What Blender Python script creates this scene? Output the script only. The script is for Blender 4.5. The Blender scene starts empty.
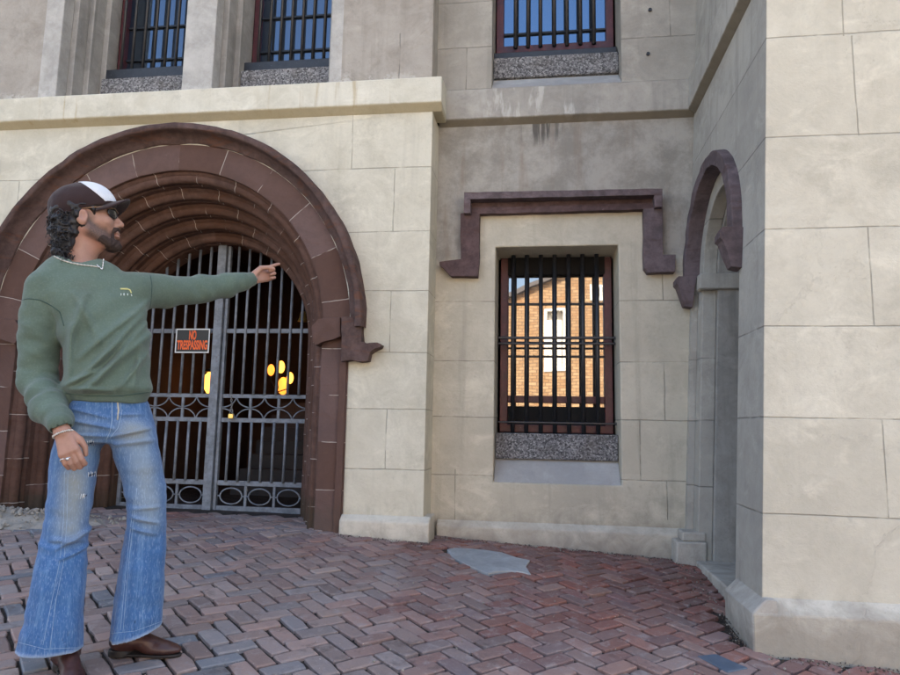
import bpy, bmesh, math, random
import numpy as np
from mathutils import Vector, Matrix, noise as mnoise
random.seed(7); rng = np.random.default_rng(7)
R_ = math.radians
scene = bpy.context.scene
COL = scene.collection

# ------------------------------------------------------------------ camera frame
FPX, CX, CY = 676.0, 450.0, 337.5
def _n(v): return v / np.linalg.norm(v)
_Y = _n(np.array([541 - CX, 428 - CY, FPX]))
_X = -np.array([-4720 - CX, 330 - CY, FPX]); _X = _n(_X - _X.dot(_Y) * _Y)
_Z = np.cross(_X, _Y); _Z = -_Z if _Z[1] > 0 else _Z
RW = np.stack([_X, _Y, _Z])                      # world = RW @ camera(x right, y down, z forward)
def at(x, y, Y):
    r = RW @ np.array([x - CX, y - CY, FPX]); return r * (Y / r[1])
def at_x(x, y, X):
    r = RW @ np.array([x - CX, y - CY, FPX]); return r * (X / r[0])
def xz(x, y, Y):
    p = at(x, y, Y); return (float(p[0]), float(p[2]))
def soft(a, b, k): return a if a < b else b
def ground(x, y):
    xe = max(x, -1.6) + 0.15 * min(x + 1.6, 0); ye = min(y, 4.75)
    return -1.1385 + 0.063 * ye - 0.0545 * xe
def ground_hit(x, y):
    r = RW @ np.array([x - CX, y - CY, FPX]); lo, hi = 0.3, 9.0
    for _ in range(50):
        m = (lo + hi) / 2; p = r * (m / r[1])
        if p[2] > ground(p[0], p[1]): lo = m
        else: hi = m
    return r * (lo / r[1])

cam = bpy.data.cameras.new('camera'); cam_o = bpy.data.objects.new('camera', cam); COL.objects.link(cam_o)
cam.sensor_width = 36; cam.lens = 36 * FPX / 900; cam.clip_start = 0.05; cam.clip_end = 600
rt = RW @ np.array([1, 0, 0]); up = RW @ np.array([0, -1, 0]); bk = RW @ np.array([0, 0, -1])
cam_o.matrix_world = Matrix(((rt[0], up[0], bk[0], 0), (rt[1], up[1], bk[1], 0), (rt[2], up[2], bk[2], 0), (0, 0, 0, 1)))
scene.camera = cam_o

# ------------------------------------------------------------------ node helper
class NT:
    def __init__(s, name):
        s.mat = bpy.data.materials.new(name); s.mat.use_nodes = True
        s.t = s.mat.node_tree; s.N = s.t.nodes; s.N.clear()
        s.out = s.N.new('ShaderNodeOutputMaterial'); s.p = s.N.new('ShaderNodeBsdfPrincipled')
        s.t.links.new(s.p.outputs[0], s.out.inputs[0])
        s.tc = s.N.new('ShaderNodeTexCoord'); s.obj = s.tc.outputs['Object']; s.uv = s.tc.outputs['UV']
        s._sep = None
    def put(s, sock, v):
        if isinstance(v, bpy.types.NodeSocket): s.t.links.new(v, sock)
        elif isinstance(v, (tuple, list)):
            d = sock.default_value
            try: sock.default_value = tuple(v) + ((1.0,) if len(d) == 4 and len(v) == 3 else ())
            except TypeError: sock.default_value = v
        else: sock.default_value = v
    def m(s, op, a, b=0.0, c=0.0, clamp=False):
        n = s.N.new('ShaderNodeMath'); n.operation = op; n.use_clamp = clamp
        s.put(n.inputs[0], a); s.put(n.inputs[1], b); s.put(n.inputs[2], c); return n.outputs[0]
    def vm(s, op, a, b=(0, 0, 0)):
        n = s.N.new('ShaderNodeVectorMath'); n.operation = op; s.put(n.inputs[0], a)
        if op == 'SCALE': s.put(n.inputs['Scale'], b)
        else: s.put(n.inputs[1], b)
        return n.outputs[0]
    def sep(s, v=None):
        if v is None:
            if s._sep is None:
                n = s.N.new('ShaderNodeSeparateXYZ'); s.put(n.inputs[0], s.obj); s._sep = n.outputs
            return s._sep
        n = s.N.new('ShaderNodeSeparateXYZ'); s.put(n.inputs[0], v); return n.outputs
    def comb(s, x, y, z):
        n = s.N.new('ShaderNodeCombineXYZ')
        for i, v in enumerate((x, y, z)): s.put(n.inputs[i], v)
        return n.outputs[0]
    def noise(s, scale, detail=4, rough=0.55, vec=None, dist=0.0):
        n = s.N.new('ShaderNodeTexNoise'); s.put(n.inputs['Vector'], s.obj if vec is None else vec)
        n.inputs['Scale'].default_value = scale; n.inputs['Detail'].default_value = detail
        n.inputs['Roughness'].default_value = rough; n.inputs['Distortion'].default_value = dist
        return n.outputs[0]
    def vor(s, scale, vec=None, feat='F1', out='Distance'):
        n = s.N.new('ShaderNodeTexVoronoi'); n.feature = feat; s.put(n.inputs['Vector'], s.obj if vec is None else vec)
        n.inputs['Scale'].default_value = scale; return n.outputs[out]
    def ss(s, v, a, b):                          # smooth 0..1 between a and b
        n = s.N.new('ShaderNodeMapRange'); n.interpolation_type = 'SMOOTHSTEP'
        s.put(n.inputs[0], v); n.inputs[1].default_value = a; n.inputs[2].default_value = b
        return n.outputs[0]
    def ramp(s, v, stops):
        n = s.N.new('ShaderNodeValToRGB'); s.put(n.inputs[0], v); e = n.color_ramp.elements
        while len(e) < len(stops): e.new(0.5)
        for i, (p, c) in enumerate(stops): e[i].position = p; e[i].color = tuple(c) + (1,)
        return n.outputs[0]
    def mix(s, f, a, b, mode='MIX'):
        n = s.N.new('ShaderNodeMix'); n.data_type = 'RGBA'; n.blend_type = mode
        s.put(n.inputs[0], f); s.put(n.inputs[6], a); s.put(n.inputs[7], b); return n.outputs[2]
    def bump(s, h, strength=0.5, dist=0.01, prev=None):
        n = s.N.new('ShaderNodeBump'); n.inputs['Strength'].default_value = strength; n.inputs['Distance'].default_value = dist
        s.put(n.inputs['Height'], h)
        if prev is not None: s.put(n.inputs['Normal'], prev)
        return n.outputs[0]
    def attr(s, name):
        n = s.N.new('ShaderNodeAttribute'); n.attribute_name = name; return n.outputs['Fac']
    def isl(s):
        n = s.N.new('ShaderNodeNewGeometry'); return n.outputs['Random Per Island']
    def done(s, col=None, rough=0.8, nrm=None, metal=0.0, spec=0.3):
        if col is not None: s.put(s.p.inputs['Base Color'], col)
        s.put(s.p.inputs['Roughness'], rough); s.put(s.p.inputs['Metallic'], metal)
        s.p.inputs['Specular IOR Level'].default_value = spec
        if nrm is not None: s.put(s.p.inputs['Normal'], nrm)
        return s.mat

# ------------------------------------------------------------------ object helpers
def link(o, parent=None):
    COL.objects.link(o)
    if parent is not None:
        o.parent = parent; o.matrix_parent_inverse = parent.matrix_world.inverted()
    return o
def thing(name, label, cat, loc=(0, 0, 0), group=None):
    o = bpy.data.objects.new(name, None); COL.objects.link(o); o.location = loc
    o.empty_display_size = 0.1; o.matrix_world = Matrix.Translation(Vector(loc))
    o['label'] = label; o['category'] = cat
    if group: o['group'] = group
    return o
def tag(o, label, cat, group=None):
    o['label'] = label; o['category'] = cat
    if group: o['group'] = group
    return o
def finish(name, bm, mat, parent=None, bevel=0, smooth=False, seg=2, angle=35):
    bmesh.ops.recalc_face_normals(bm, faces=bm.faces)
    me = bpy.data.meshes.new(name); bm.to_mesh(me); bm.free()
    if smooth:
        for p in me.polygons: p.use_smooth = True
    o = bpy.data.objects.new(name, me)
    for m in (mat if isinstance(mat, (list, tuple)) else [mat]): me.materials.append(m)
    link(o, parent)
    if bevel:
        b = o.modifiers.new('bevel', 'BEVEL'); b.width = bevel; b.segments = seg; b.limit_method = 'ANGLE'; b.angle_limit = R_(angle)
        b.harden_normals = False
    return o
def box(bm, x0, x1, y0, y1, z0, z1):
    v = [bm.verts.new(p) for p in ((x0,y0,z0),(x1,y0,z0),(x1,y1,z0),(x0,y1,z0),(x0,y0,z1),(x1,y0,z1),(x1,y1,z1),(x0,y1,z1))]
    for f in ((0,3,2,1),(4,5,6,7),(0,1,5,4),(1,2,6,5),(2,3,7,6),(3,0,4,7)): bm.faces.new([v[i] for i in f])
    return v
def tube(bm, pts, r, n=8, closed=False, cap=True):
    pts = [Vector(p) for p in pts]; rs = r if isinstance(r, (list, tuple)) else [r] * len(pts); rings = []
    up0 = None
    for i, p in enumerate(pts):
        a = pts[i - 1] if (i > 0 or closed) else p; b = pts[(i + 1) % len(pts)] if (i < len(pts) - 1 or closed) else p
        t = (b - a).normalized()
        if up0 is None: up0 = Vector((0, 0, 1)) if abs(t.z) < 0.9 else Vector((1, 0, 0))
        u = t.cross(up0).normalized() if t.cross(up0).length > 1e-6 else t.orthogonal().normalized()
        w = u.cross(t).normalized(); up0 = w
        rings.append([bm.verts.new(p + (u * math.cos(2*math.pi*k/n) + w * math.sin(2*math.pi*k/n)) * rs[i]) for k in range(n)])
    m = len(rings)
    for i in range(m if closed else m - 1):
        A, B = rings[i], rings[(i + 1) % m]
        for k in range(n): bm.faces.new((A[k], A[(k+1) % n], B[(k+1) % n], B[k]))
    if cap and not closed: bm.faces.new(rings[0][::-1]); bm.faces.new(rings[-1])
def prism(bm, outline, holes, w0, w1, fmap, back=True):
    """closed sheet of outline (u,v) minus holes, given thickness w0..w1; fmap(u,v,w)->xyz"""
    t = bmesh.new(); loops = []
    for lp in [outline] + list(holes):
        vs = [t.verts.new((u, v, 0)) for u, v in lp]
        for i in range(len(vs)): t.edges.new((vs[i], vs[(i + 1) % len(vs)]))
        loops.append(len(lp))
    t.verts.ensure_lookup_table(); t.verts.index_update()
    bmesh.ops.triangle_fill(t, use_beauty=True, use_dissolve=False, edges=t.edges[:], normal=(0, 0, 1))
    uv = [(v.co.x, v.co.y) for v in t.verts]; tris = [[v.index for v in f.verts] for f in t.faces]; t.free()
    A = [bm.verts.new(fmap(u, v, w0)) for u, v in uv]; B = [bm.verts.new(fmap(u, v, w1)) for u, v in uv]
    for f in tris:
        bm.faces.new([A[i] for i in f])
        if back: bm.faces.new([B[i] for i in reversed(f)])
    s = 0
    for L in loops:
        for i in range(L):
            a, b = s + i, s + (i + 1) % L; bm.faces.new((A[a], B[a], B[b], A[b]))
        s += L
XZ = lambda u, v, w: (u, w, v)
def rect(x0, x1, z0, z1): return [(x0, z0), (x1, z0), (x1, z1), (x0, z1)]
def sweep_x(bm, prof, x0, x1):                   # prof: closed polygon of (y,z)
    A = [bm.verts.new((x0, y, z)) for y, z in prof]; B = [bm.verts.new((x1, y, z)) for y, z in prof]
    n = len(prof)
    for i in range(n): bm.faces.new((A[i], A[(i+1) % n], B[(i+1) % n], B[i]))
    bm.faces.new(A[::-1]); bm.faces.new(B)
def wobble(bm, amp, freq, seed=0.0):
    for v in bm.verts:
        q = v.co * freq + Vector((seed, seed * 1.7, 0))
        v.co += Vector((mnoise.noise(q), mnoise.noise(q + Vector((31, 0, 0))), mnoise.noise(q + Vector((0, 57, 0))))) * amp
def subdiv(bm, maxlen, it=6):
    for _ in range(it):
        es = [e for e in bm.edges if e.calc_length() > maxlen]
        if not es: break
        bmesh.ops.subdivide_edges(bm, edges=es, cuts=1, use_grid_fill=True)
# ------------------------------------------------------------------ materials
def stucco(name, light, dark, hs=(), vs=(), along='x', streak=0.25, grain=1.0, extra=None, dirt_z=None, line_w=0.0038, contrast=1.0):
    t = NT(name); x, y, z = t.sep(); u = x if along == 'x' else y
    wob = t.m('MULTIPLY', t.m('SUBTRACT', t.noise(2.2, 3), 0.5), 0.018)
    zz = t.m('ADD', z, wob); uu = t.m('ADD', u, wob); line = None; row = None; colm = None
    for h in hs:
        d = t.m('MULTIPLY_ADD', t.m('ABSOLUTE', t.m('SUBTRACT', zz, h)), -1.0 / line_w, 1.35, clamp=True)
        line = d if line is None else t.m('MAXIMUM', line, d)
        g = t.m('GREATER_THAN', zz, h); row = g if row is None else t.m('ADD', row, g)
    for (h, z0, z1) in vs:
        d = t.m('MULTIPLY_ADD', t.m('ABSOLUTE', t.m('SUBTRACT', uu, h)), -1.0 / line_w, 1.35, clamp=True)
        band = t.m('MULTIPLY', t.m('GREATER_THAN', zz, min(z0, z1)), t.m('LESS_THAN', zz, max(z0, z1)))
        d = t.m('MULTIPLY', d, band); g = t.m('MULTIPLY', band, t.m('GREATER_THAN', uu, h)); colm = g if colm is None else t.m('ADD', colm, g)
        line = d if line is None else t.m('MAXIMUM', line, d)
    big = t.noise(1.1, 6, 0.62); mid = t.noise(5.5, 7, 0.68, dist=0.6); fine = t.noise(38, 5, 0.7)
    trowel = t.noise(3.2, 5, 0.7, vec=t.vm('MULTIPLY', t.obj, (1.0, 1.0, 1.5)), dist=0.5)
    f = t.m('ADD', t.m('MULTIPLY', big, 0.5), t.m('ADD', t.m('MULTIPLY', mid, 0.4), t.m('MULTIPLY', fine, 0.1)))
    c = t.mix(t.ss(f, 0.5 - 0.12 / contrast, 0.5 + 0.12 / contrast), dark, light)
    c = t.mix(t.m('MULTIPLY', t.ss(t.noise(75, 4, 0.75), 0.55, 0.70), 0.28), c, tuple(k * 0.62 for k in dark))
    c = t.mix(t.m('MULTIPLY', t.ss(t.noise(2.6, 8, 0.75, vec=t.vm('ADD', t.obj, (7.0, 3.0, 5.0))), 0.53, 0.68), 0.42), c, tuple(k * 0.70 for k in dark))
    if row is not None:                          # each scored block was floated separately
        wn = t.N.new('ShaderNodeTexWhiteNoise'); wn.noise_dimensions = '2D'; t.put(wn.inputs['Vector'], t.comb(row, colm if colm is not None else 0.0, 0.0))
        c = t.mix(t.m('MULTIPLY', wn.outputs[0], 0.5), c, dark)
    # pale trowel smears where the skim coat is thin
    c = t.mix(t.m('MULTIPLY', t.ss(trowel, 0.52, 0.74), 0.42), c, tuple(min(0.85, k * 1.28) for k in light))
    c = t.mix(t.m('MULTIPLY', t.ss(t.noise(9, 6, 0.7, dist=1.0), 0.62, 0.74), 0.35), c, tuple(k * 0.72 for k in dark))
    # run marks
    st = t.noise(1.0, 5, 0.6, vec=t.vm('MULTIPLY', t.obj, (9.0, 9.0, 0.55)))
    c = t.mix(t.m('MULTIPLY', t.ss(st, 0.54, 0.72), streak), c, tuple(k * 0.55 for k in dark))
    # hairline cracks
    ck = t.vor(1.6, vec=t.vm('ADD', t.obj, t.vm('SCALE', t.comb(mid, fine, mid), 0.5)), feat='DISTANCE_TO_EDGE')
    crack = t.m('MULTIPLY', t.ss(ck, 0.006, 0.0), t.ss(t.noise(0.9, 2), 0.52, 0.6))
    c = t.mix(t.m('MULTIPLY', crack, 0.16), c, tuple(k * 0.4 for k in dark))
    if dirt_z is not None:                       # splash-back grime with a ragged upper edge
        zd = t.m('ADD', z, t.m('MULTIPLY', t.m('SUBTRACT', mid, 0.5), 0.35))
        c = t.mix(t.m('MULTIPLY', t.ss(zd, dirt_z + 0.16, dirt_z - 0.10), 0.55), c, (0.17, 0.15, 0.12))
    if extra: c = extra(t, c, mid, big)
    h = t.m('ADD', t.m('MULTIPLY', fine, 0.35 * grain), t.m('ADD', t.m('MULTIPLY', mid, 0.55), t.m('MULTIPLY', trowel, 0.5)))
    if line is not None:
        brk = t.ss(t.noise(7, 3), 0.36, 0.5)     # score fades where it was filled
        line = t.m('MULTIPLY', line, t.m('MULTIPLY_ADD', brk, 0.55, 0.25))
        c = t.mix(t.m('MULTIPLY', line, 0.68), c, tuple(k * 0.32 for k in dark))
        h = t.m('SUBTRACT', h, t.m('MULTIPLY', line, 0.6))
    h = t.m('SUBTRACT', h, t.m('MULTIPLY', crack, 0.12))
    nb = t.bump(h, 0.6, 0.012); nb = t.bump(t.noise(160, 3, 0.7), 0.25 * grain, 0.002, nb)
    return t.done(c, 0.9, nb, spec=0.2)

def sandstone(name, base, rust, joints=False, spacing=0.34):
    t = NT(name)
    a = t.noise(3.0, 7, 0.65, dist=0.8); b = t.noise(22, 5, 0.7)
    lay = t.noise(2.0, 5, 0.65, vec=t.vm('MULTIPLY', t.obj, (1.5, 1.5, 7.0)), dist=1.2)
    f = t.m('ADD', t.m('MULTIPLY', a, 0.6), t.m('MULTIPLY', b, 0.4))
    c = t.mix(t.ss(f, 0.36, 0.64), tuple(k * 0.62 for k in base), tuple(k * 1.25 for k in base))
    c = t.mix(t.m('MULTIPLY', t.ss(lay, 0.52, 0.68), 0.6), c, rust)
    c = t.mix(t.m('MULTIPLY', t.ss(t.noise(6, 6, 0.75), 0.64, 0.72), 0.35), c, (0.30, 0.25, 0.24))
    h = t.m('ADD', t.m('MULTIPLY', a, 0.6), t.m('MULTIPLY', b, 0.35))
    moss = t.ss(t.m('ADD', t.sep()[2], t.m('MULTIPLY', t.m('SUBTRACT', a, 0.5), 0.5)), -0.50, -0.66)   # green-black growth low on the jambs
    c = t.mix(t.m('MULTIPLY', moss, 0.7), c, (0.035, 0.040, 0.026))
    if joints:
        u, v, _ = t.sep(t.uv)
        row = t.m('FLOOR', t.m('ADD', v, 0.5)); c = t.mix(t.m('MULTIPLY', t.m('LESS_THAN', v, 0.5), 0.5), c, (0.165, 0.115, 0.108)); off = t.m('FRACT', t.m('MULTIPLY', row, 0.377))
        uu = t.m('ADD', t.m('ADD', t.m('DIVIDE', u, spacing), off), t.m('MULTIPLY', t.m('SUBTRACT', a, 0.5), 0.05))
        fr = t.m('FRACT', uu); d = t.m('ABSOLUTE', t.m('SUBTRACT', fr, 0.5))
        j = t.ss(d, 0.010, 0.006)
        j = t.m('MULTIPLY', j, t.ss(t.noise(4, 3), 0.40, 0.5))
        blk = t.N.new('ShaderNodeTexWhiteNoise'); blk.noise_dimensions = '2D'
        t.put(blk.inputs['Vector'], t.comb(t.m('FLOOR', t.m('ADD', uu, 0.5)), row, 0.0))
        c = t.mix(t.m('MULTIPLY', blk.outputs[0], 0.65), c, tuple(k * 0.75 for k in rust))
        c = t.mix(t.m('MULTIPLY', j, 0.8), c, (0.48, 0.42, 0.36)); h = t.m('SUBTRACT', h, t.m('MULTIPLY', j, 0.5))
    nb = t.bump(h, 0.8, 0.015); nb = t.bump(t.noise(120, 4, 0.7), 0.3, 0.003, nb)
    return t.done(c, 0.85, nb, spec=0.25)

def granite(name):
    t = NT(name)
    v = t.vor(95, out='Color', vec=t.vm('ADD', t.obj, t.vm('SCALE', t.comb(t.noise(30), t.noise(31), t.noise(29)), 0.03)))
    s = t.sep(v)[0]; n = t.noise(110, 3, 0.7)
    c = t.ramp(t.m('ADD', t.m('MULTIPLY', s, 0.65), t.m('MULTIPLY', n, 0.35)), [(0.22, (0.07, 0.068, 0.068)), (0.42, (0.17, 0.165, 0.165)), (0.62, (0.24, 0.235, 0.235)), (0.78, (0.40, 0.39, 0.38))])
    c = t.mix(t.m('MULTIPLY', t.ss(t.noise(5, 5), 0.5, 0.7), 0.4), c, (0.14, 0.12, 0.10))
    return t.done(c, 0.8, t.bump(t.m('ADD', s, n), 0.9, 0.012))

def painted_iron(name, base, rust_amt=0.25, rough=0.5):
    t = NT(name); n = t.noise(14, 6, 0.7); n2 = t.noise(60, 4, 0.7)
    c = t.mix(t.ss(n, 0.35, 0.65), tuple(k * 0.75 for k in base), tuple(k * 1.3 for k in base))
    c = t.mix(t.m('MULTIPLY', t.ss(t.noise(25, 5, 0.75), 0.62, 0.70), rust_amt), c, (0.13, 0.055, 0.025))
    c = t.mix(t.m('MULTIPLY', t.ss(n2, 0.66, 0.72), 0.35), c, (0.33, 0.35, 0.38))
    return t.done(c, t.m('MULTIPLY_ADD', n, 0.3, rough - 0.15), t.bump(n2, 0.35, 0.003), spec=0.5)

def plain(name, col, rough=0.6, metal=0.0, var=0.25, scale=20, bump=0.2, spec=0.4):
    t = NT(name); n = t.noise(scale, 5, 0.65)
    c = t.mix(n, tuple(k * (1 - var) for k in col), tuple(min(1, k * (1 + var)) for k in col))
    return t.done(c, rough, t.bump(t.noise(scale * 6, 3), bump, 0.002), metal, spec)

def glowing(name, col, strength):
    t = NT(name); t.done((0.8, 0.6, 0.3), 0.4)
    t.put(t.p.inputs['Emission Color'], col); t.p.inputs['Emission Strength'].default_value = strength
    return t.mat

def window_glass(name, refl=0.45, tint=(0.012, 0.013, 0.016), ripple=0.05, gloss_tint=(0.95, 0.95, 0.95)):
    t = NT(name)
    g = t.N.new('ShaderNodeBsdfGlossy'); g.inputs['Roughness'].default_value = 0.015
    g.inputs['Color'].default_value = tuple(gloss_tint) + (1,)
    t.put(g.inputs['Normal'], t.bump(t.noise(1.6, 2), ripple, 0.01))
    t.done(tint, 0.3); mx = t.N.new('ShaderNodeMixShader'); mx.inputs[0].default_value = refl
    t.t.links.new(t.p.outputs[0], mx.inputs[1]); t.t.links.new(g.outputs[0], mx.inputs[2]); t.t.links.new(mx.outputs[0], t.out.inputs[0])
    return t.mat
# ------------------------------------------------------------------ the jail front
YR, YC, YL, YG = 3.40, 5.10, 4.79, 5.70
TOP = 7.4
ACX, ACZ = -2.86, 0.72                                   # arch centre
jail = thing('jail_building', 'old stucco jail front with brown stone arch and barred windows', 'building', (0, 4.8, -0.85))

def zs(Y, *pts): return [xz(x, y, Y)[1] for x, y in pts]
hL = zs(YL, (370,168.7),(370,232),(370,291),(370,352.5),(370,409),(370,469))
def vL(x, y0, y1): a = xz(x, y0, YL); b = xz(x, y1, YL); return (a[0], a[1], b[1])
def vC(x, y0, y1): a = xz(x, y0, YC); b = xz(x, y1, YC); return (a[0], a[1], b[1])
def vR(x, y0, y1): a = xz(x, y0, YR); b = xz(x, y1, YR); return (a[0], a[1], b[1])

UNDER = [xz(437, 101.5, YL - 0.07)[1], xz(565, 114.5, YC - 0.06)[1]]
def under_brown(t, c, mid, big):  # browner and darker below the band's front edge
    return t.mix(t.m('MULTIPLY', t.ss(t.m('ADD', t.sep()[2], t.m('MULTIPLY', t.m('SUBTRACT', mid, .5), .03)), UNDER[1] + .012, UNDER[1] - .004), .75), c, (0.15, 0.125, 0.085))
def ochre_runs(t, c, mid, big):                          # rusty runs on the band
    x, y, z = t.sep(); st = t.noise(1.0, 4, 0.6, vec=t.vm('MULTIPLY', t.obj, (14.0, 14.0, 0.9)))
    m = t.m('MULTIPLY', t.ss(st, 0.56, 0.7), t.ss(t.noise(0.8, 2), 0.42, 0.6))
    c = t.mix(t.m('MULTIPLY', m, 0.55), c, (0.33, 0.23, 0.09))
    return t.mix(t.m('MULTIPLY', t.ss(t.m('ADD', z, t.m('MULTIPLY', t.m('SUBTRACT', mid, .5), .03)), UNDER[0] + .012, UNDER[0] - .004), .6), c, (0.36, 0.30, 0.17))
M = {}
M['wing'] = stucco('wing stucco', (0.63, 0.59, 0.475), (0.47, 0.435, 0.34), hL,
    [vL(353.3,115,168.7), vL(394.7,168.7,232), vL(391,291,352.5), vL(386.8,409,469), vL(20,181,240)], streak=0.20, dirt_z=-0.70, contrast=1.1)
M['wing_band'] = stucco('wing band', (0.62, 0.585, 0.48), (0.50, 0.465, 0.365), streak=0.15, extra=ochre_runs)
M['wing_up'] = None
hC = zs(YC, (640,300.7),(640,362),(640,420),(640,480))
def up_grey(t, c, mid, big):                             # old grey render above, newer cream render round the window
    x, y, z = t.sep(); zz = t.m('ADD', z, t.m('MULTIPLY', t.m('SUBTRACT', mid, 0.5), 0.22))
    hi = t.ss(zz, 1.22, 1.32)
    xin = t.m('MULTIPLY', t.m('GREATER_THAN', x, -0.47), t.m('LESS_THAN', x, 0.83)); zin = t.m('LESS_THAN', z, 1.72)
    m = t.m('MULTIPLY', hi, t.m('SUBTRACT', 1.0, t.m('MULTIPLY', xin, zin)))
    g = t.mix(t.ss(t.noise(4, 7, 0.75, dist=0.15), 0.36, 0.64), (0.24, 0.222, 0.19), (0.36, 0.335, 0.29))
    g = t.mix(t.m('MULTIPLY', t.ss(t.noise(1.2, 4, 0.6, vec=t.vm('MULTIPLY', t.obj, (7., 7., .8))), 0.52, 0.7), 0.5), g, (0.22, 0.17, 0.13))
    # blackish drips and white bloom under the upper sill
    cx = t.m('ABSOLUTE', t.m('SUBTRACT', x, 0.0))
    st = t.noise(1.0, 3, 0.6, vec=t.vm('MULTIPLY', t.obj, (26., 26., 1.6)))
    dr = t.m('MULTIPLY', t.ss(st, 0.52, 0.62), t.m('MULTIPLY', t.ss(cx, 0.2, 0.08), t.m('MULTIPLY', t.ss(z, 2.15, 2.3), t.m('LESS_THAN', z, 2.5))))
    g = t.mix(t.m('MULTIPLY', dr, 0.75), g, (0.05, 0.045, 0.04))
    return t.mix(m, c, g)
M['centre'] = stucco('centre stucco', (0.57, 0.525, 0.415), (0.43, 0.39, 0.305), hC,
    [vC(664,363,420), vC(662.5,273,300.7), vC(455.3,469,520), vC(667,480,520), vC(640,420,480)] , streak=0.3, extra=up_grey, dirt_z=-0.70)
hCl = zs(YC, (455,262),(455,357),(455,410),(455,468))
def bloom(t, c, mid, big):
    x, y, z = t.sep(); st = t.noise(1.0, 4, 0.65, vec=t.vm('MULTIPLY', t.obj, (9., 9., 2.2)))
    m = t.m('MULTIPLY', t.ss(st, 0.5, 0.62), t.ss(t.m('ABSOLUTE', t.m('SUBTRACT', x, 0.02)), 0.62, 0.3))
    return under_brown(t, t.mix(t.m('MULTIPLY', m, 0.6), c, (0.55, 0.53, 0.48)), mid, big)
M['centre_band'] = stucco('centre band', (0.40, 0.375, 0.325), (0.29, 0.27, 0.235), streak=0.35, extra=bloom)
M['centre_up'] = stucco('centre upper', (0.42, 0.39, 0.335), (0.30, 0.28, 0.24), [2.62, 3.05, 3.45], [(-0.6,2.62,3.05),(1.0,3.05,3.45)], streak=0.35)
hR = zs(YR, (764,38),(764,138),(764,229),(764,326.5),(764,417),(764,514))
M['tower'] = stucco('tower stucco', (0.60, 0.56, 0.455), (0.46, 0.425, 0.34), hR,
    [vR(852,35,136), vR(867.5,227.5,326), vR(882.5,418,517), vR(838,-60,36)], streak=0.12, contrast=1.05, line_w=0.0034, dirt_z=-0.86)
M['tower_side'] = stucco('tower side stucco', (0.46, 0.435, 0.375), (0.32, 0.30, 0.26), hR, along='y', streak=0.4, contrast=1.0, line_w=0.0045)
M['side_band'] = stucco('tower side band', (0.44, 0.415, 0.36), (0.31, 0.29, 0.25), along='y', streak=0.4, extra=under_brown)
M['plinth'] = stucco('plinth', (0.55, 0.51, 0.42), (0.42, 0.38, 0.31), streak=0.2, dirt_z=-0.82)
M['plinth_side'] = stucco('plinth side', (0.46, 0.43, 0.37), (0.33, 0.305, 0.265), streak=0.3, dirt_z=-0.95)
M['reveal'] = stucco('reveal plaster', (0.345, 0.325, 0.29), (0.235, 0.22, 0.195), streak=0.4)
M['cement'] = stucco('sill cement', (0.43, 0.42, 0.395), (0.34, 0.33, 0.31), streak=0.15)
M['sand'] = sandstone('brown sandstone', (0.108, 0.063, 0.050), (0.092, 0.040, 0.021), joints=True)
M['sand_hood'] = sandstone('hood sandstone', (0.092, 0.058, 0.050), (0.135, 0.052, 0.024))
M['sand_grey'] = sandstone('grey brown sandstone', (0.125, 0.095, 0.098), (0.085, 0.05, 0.045))
M['sand_red'] = sandstone('reddish sandstone', (0.095, 0.060, 0.058), (0.075, 0.038, 0.030))
M['granite'] = granite('speckled granite')
M['gate'] = painted_iron('grey painted iron', (0.145, 0.160, 0.180), 0.6, 0.55)
M['bar'] = painted_iron('black window iron', (0.016, 0.017, 0.02), 0.12, 0.45)
M['maroon'] = painted_iron('maroon paint', (0.085, 0.022, 0.024), 0.05, 0.45)
M['glass'] = window_glass('window glass', 0.27, ripple=0.11)
M['glass_up'] = window_glass('upper window glass', 0.22, ripple=0.12, gloss_tint=(0.42, 0.68, 1.0))  # blue of the reflected sky is mixed into the gloss colour
M['glass_wing'] = window_glass('wing window glass', 0.13, ripple=0.2, gloss_tint=(0.5, 0.72, 1.0))  # sky blue painted into these reflections as well
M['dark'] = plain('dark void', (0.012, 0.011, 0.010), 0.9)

# --- gate wing lower wall, with the arch cut through it
bx, bz = xz(437, 103, YL); wing_x = xz(428, 320, YL)[0]
ZB = -1.6; zbL = 2.26
z_lo = xz(434, 111.5, YL)[1]; z_fr = xz(437, 101.5, YL - 0.07)[1]; z_top = xz(438.7, 75, YL - 0.07)[1]
bm = bmesh.new()
arch = [(ACX + 1.458, ZB), (ACX + 1.458, ACZ)] + [(ACX + 1.458 * math.cos(a), ACZ + 1.458 * math.sin(a)) for a in np.linspace(0, math.pi, 49)][1:-1] + [(ACX - 1.458, ACZ), (ACX - 1.458, ZB)]
prism(bm, [(wing_x, ZB), (wing_x, z_lo + 0.02), (-8.0, z_lo + 0.02), (-8.0, ZB)] + arch[::-1], [], YL, YL + 0.34, XZ)
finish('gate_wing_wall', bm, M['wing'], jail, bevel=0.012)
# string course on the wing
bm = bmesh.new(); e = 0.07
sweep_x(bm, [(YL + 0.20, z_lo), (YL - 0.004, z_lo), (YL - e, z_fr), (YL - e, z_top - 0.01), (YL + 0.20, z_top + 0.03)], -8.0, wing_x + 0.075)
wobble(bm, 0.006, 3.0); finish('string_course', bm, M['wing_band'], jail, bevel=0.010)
# plinth of the wing
zp_b = xz(380, 515, YL)[1]; zp_f = xz(380, 521.7, YL - 0.055)[1]; jx = ACX + 1.452
bm = bmesh.new(); sweep_x(bm, [(YL + 0.2, ZB), (YL - 0.055, ZB), (YL - 0.055, zp_f), (YL - 0.002, zp_b), (YL + 0.2, zp_b + 0.002)], jx, wing_x + 0.05)
finish('plinth', bm, M['plinth'], jail, bevel=0.012)

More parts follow.
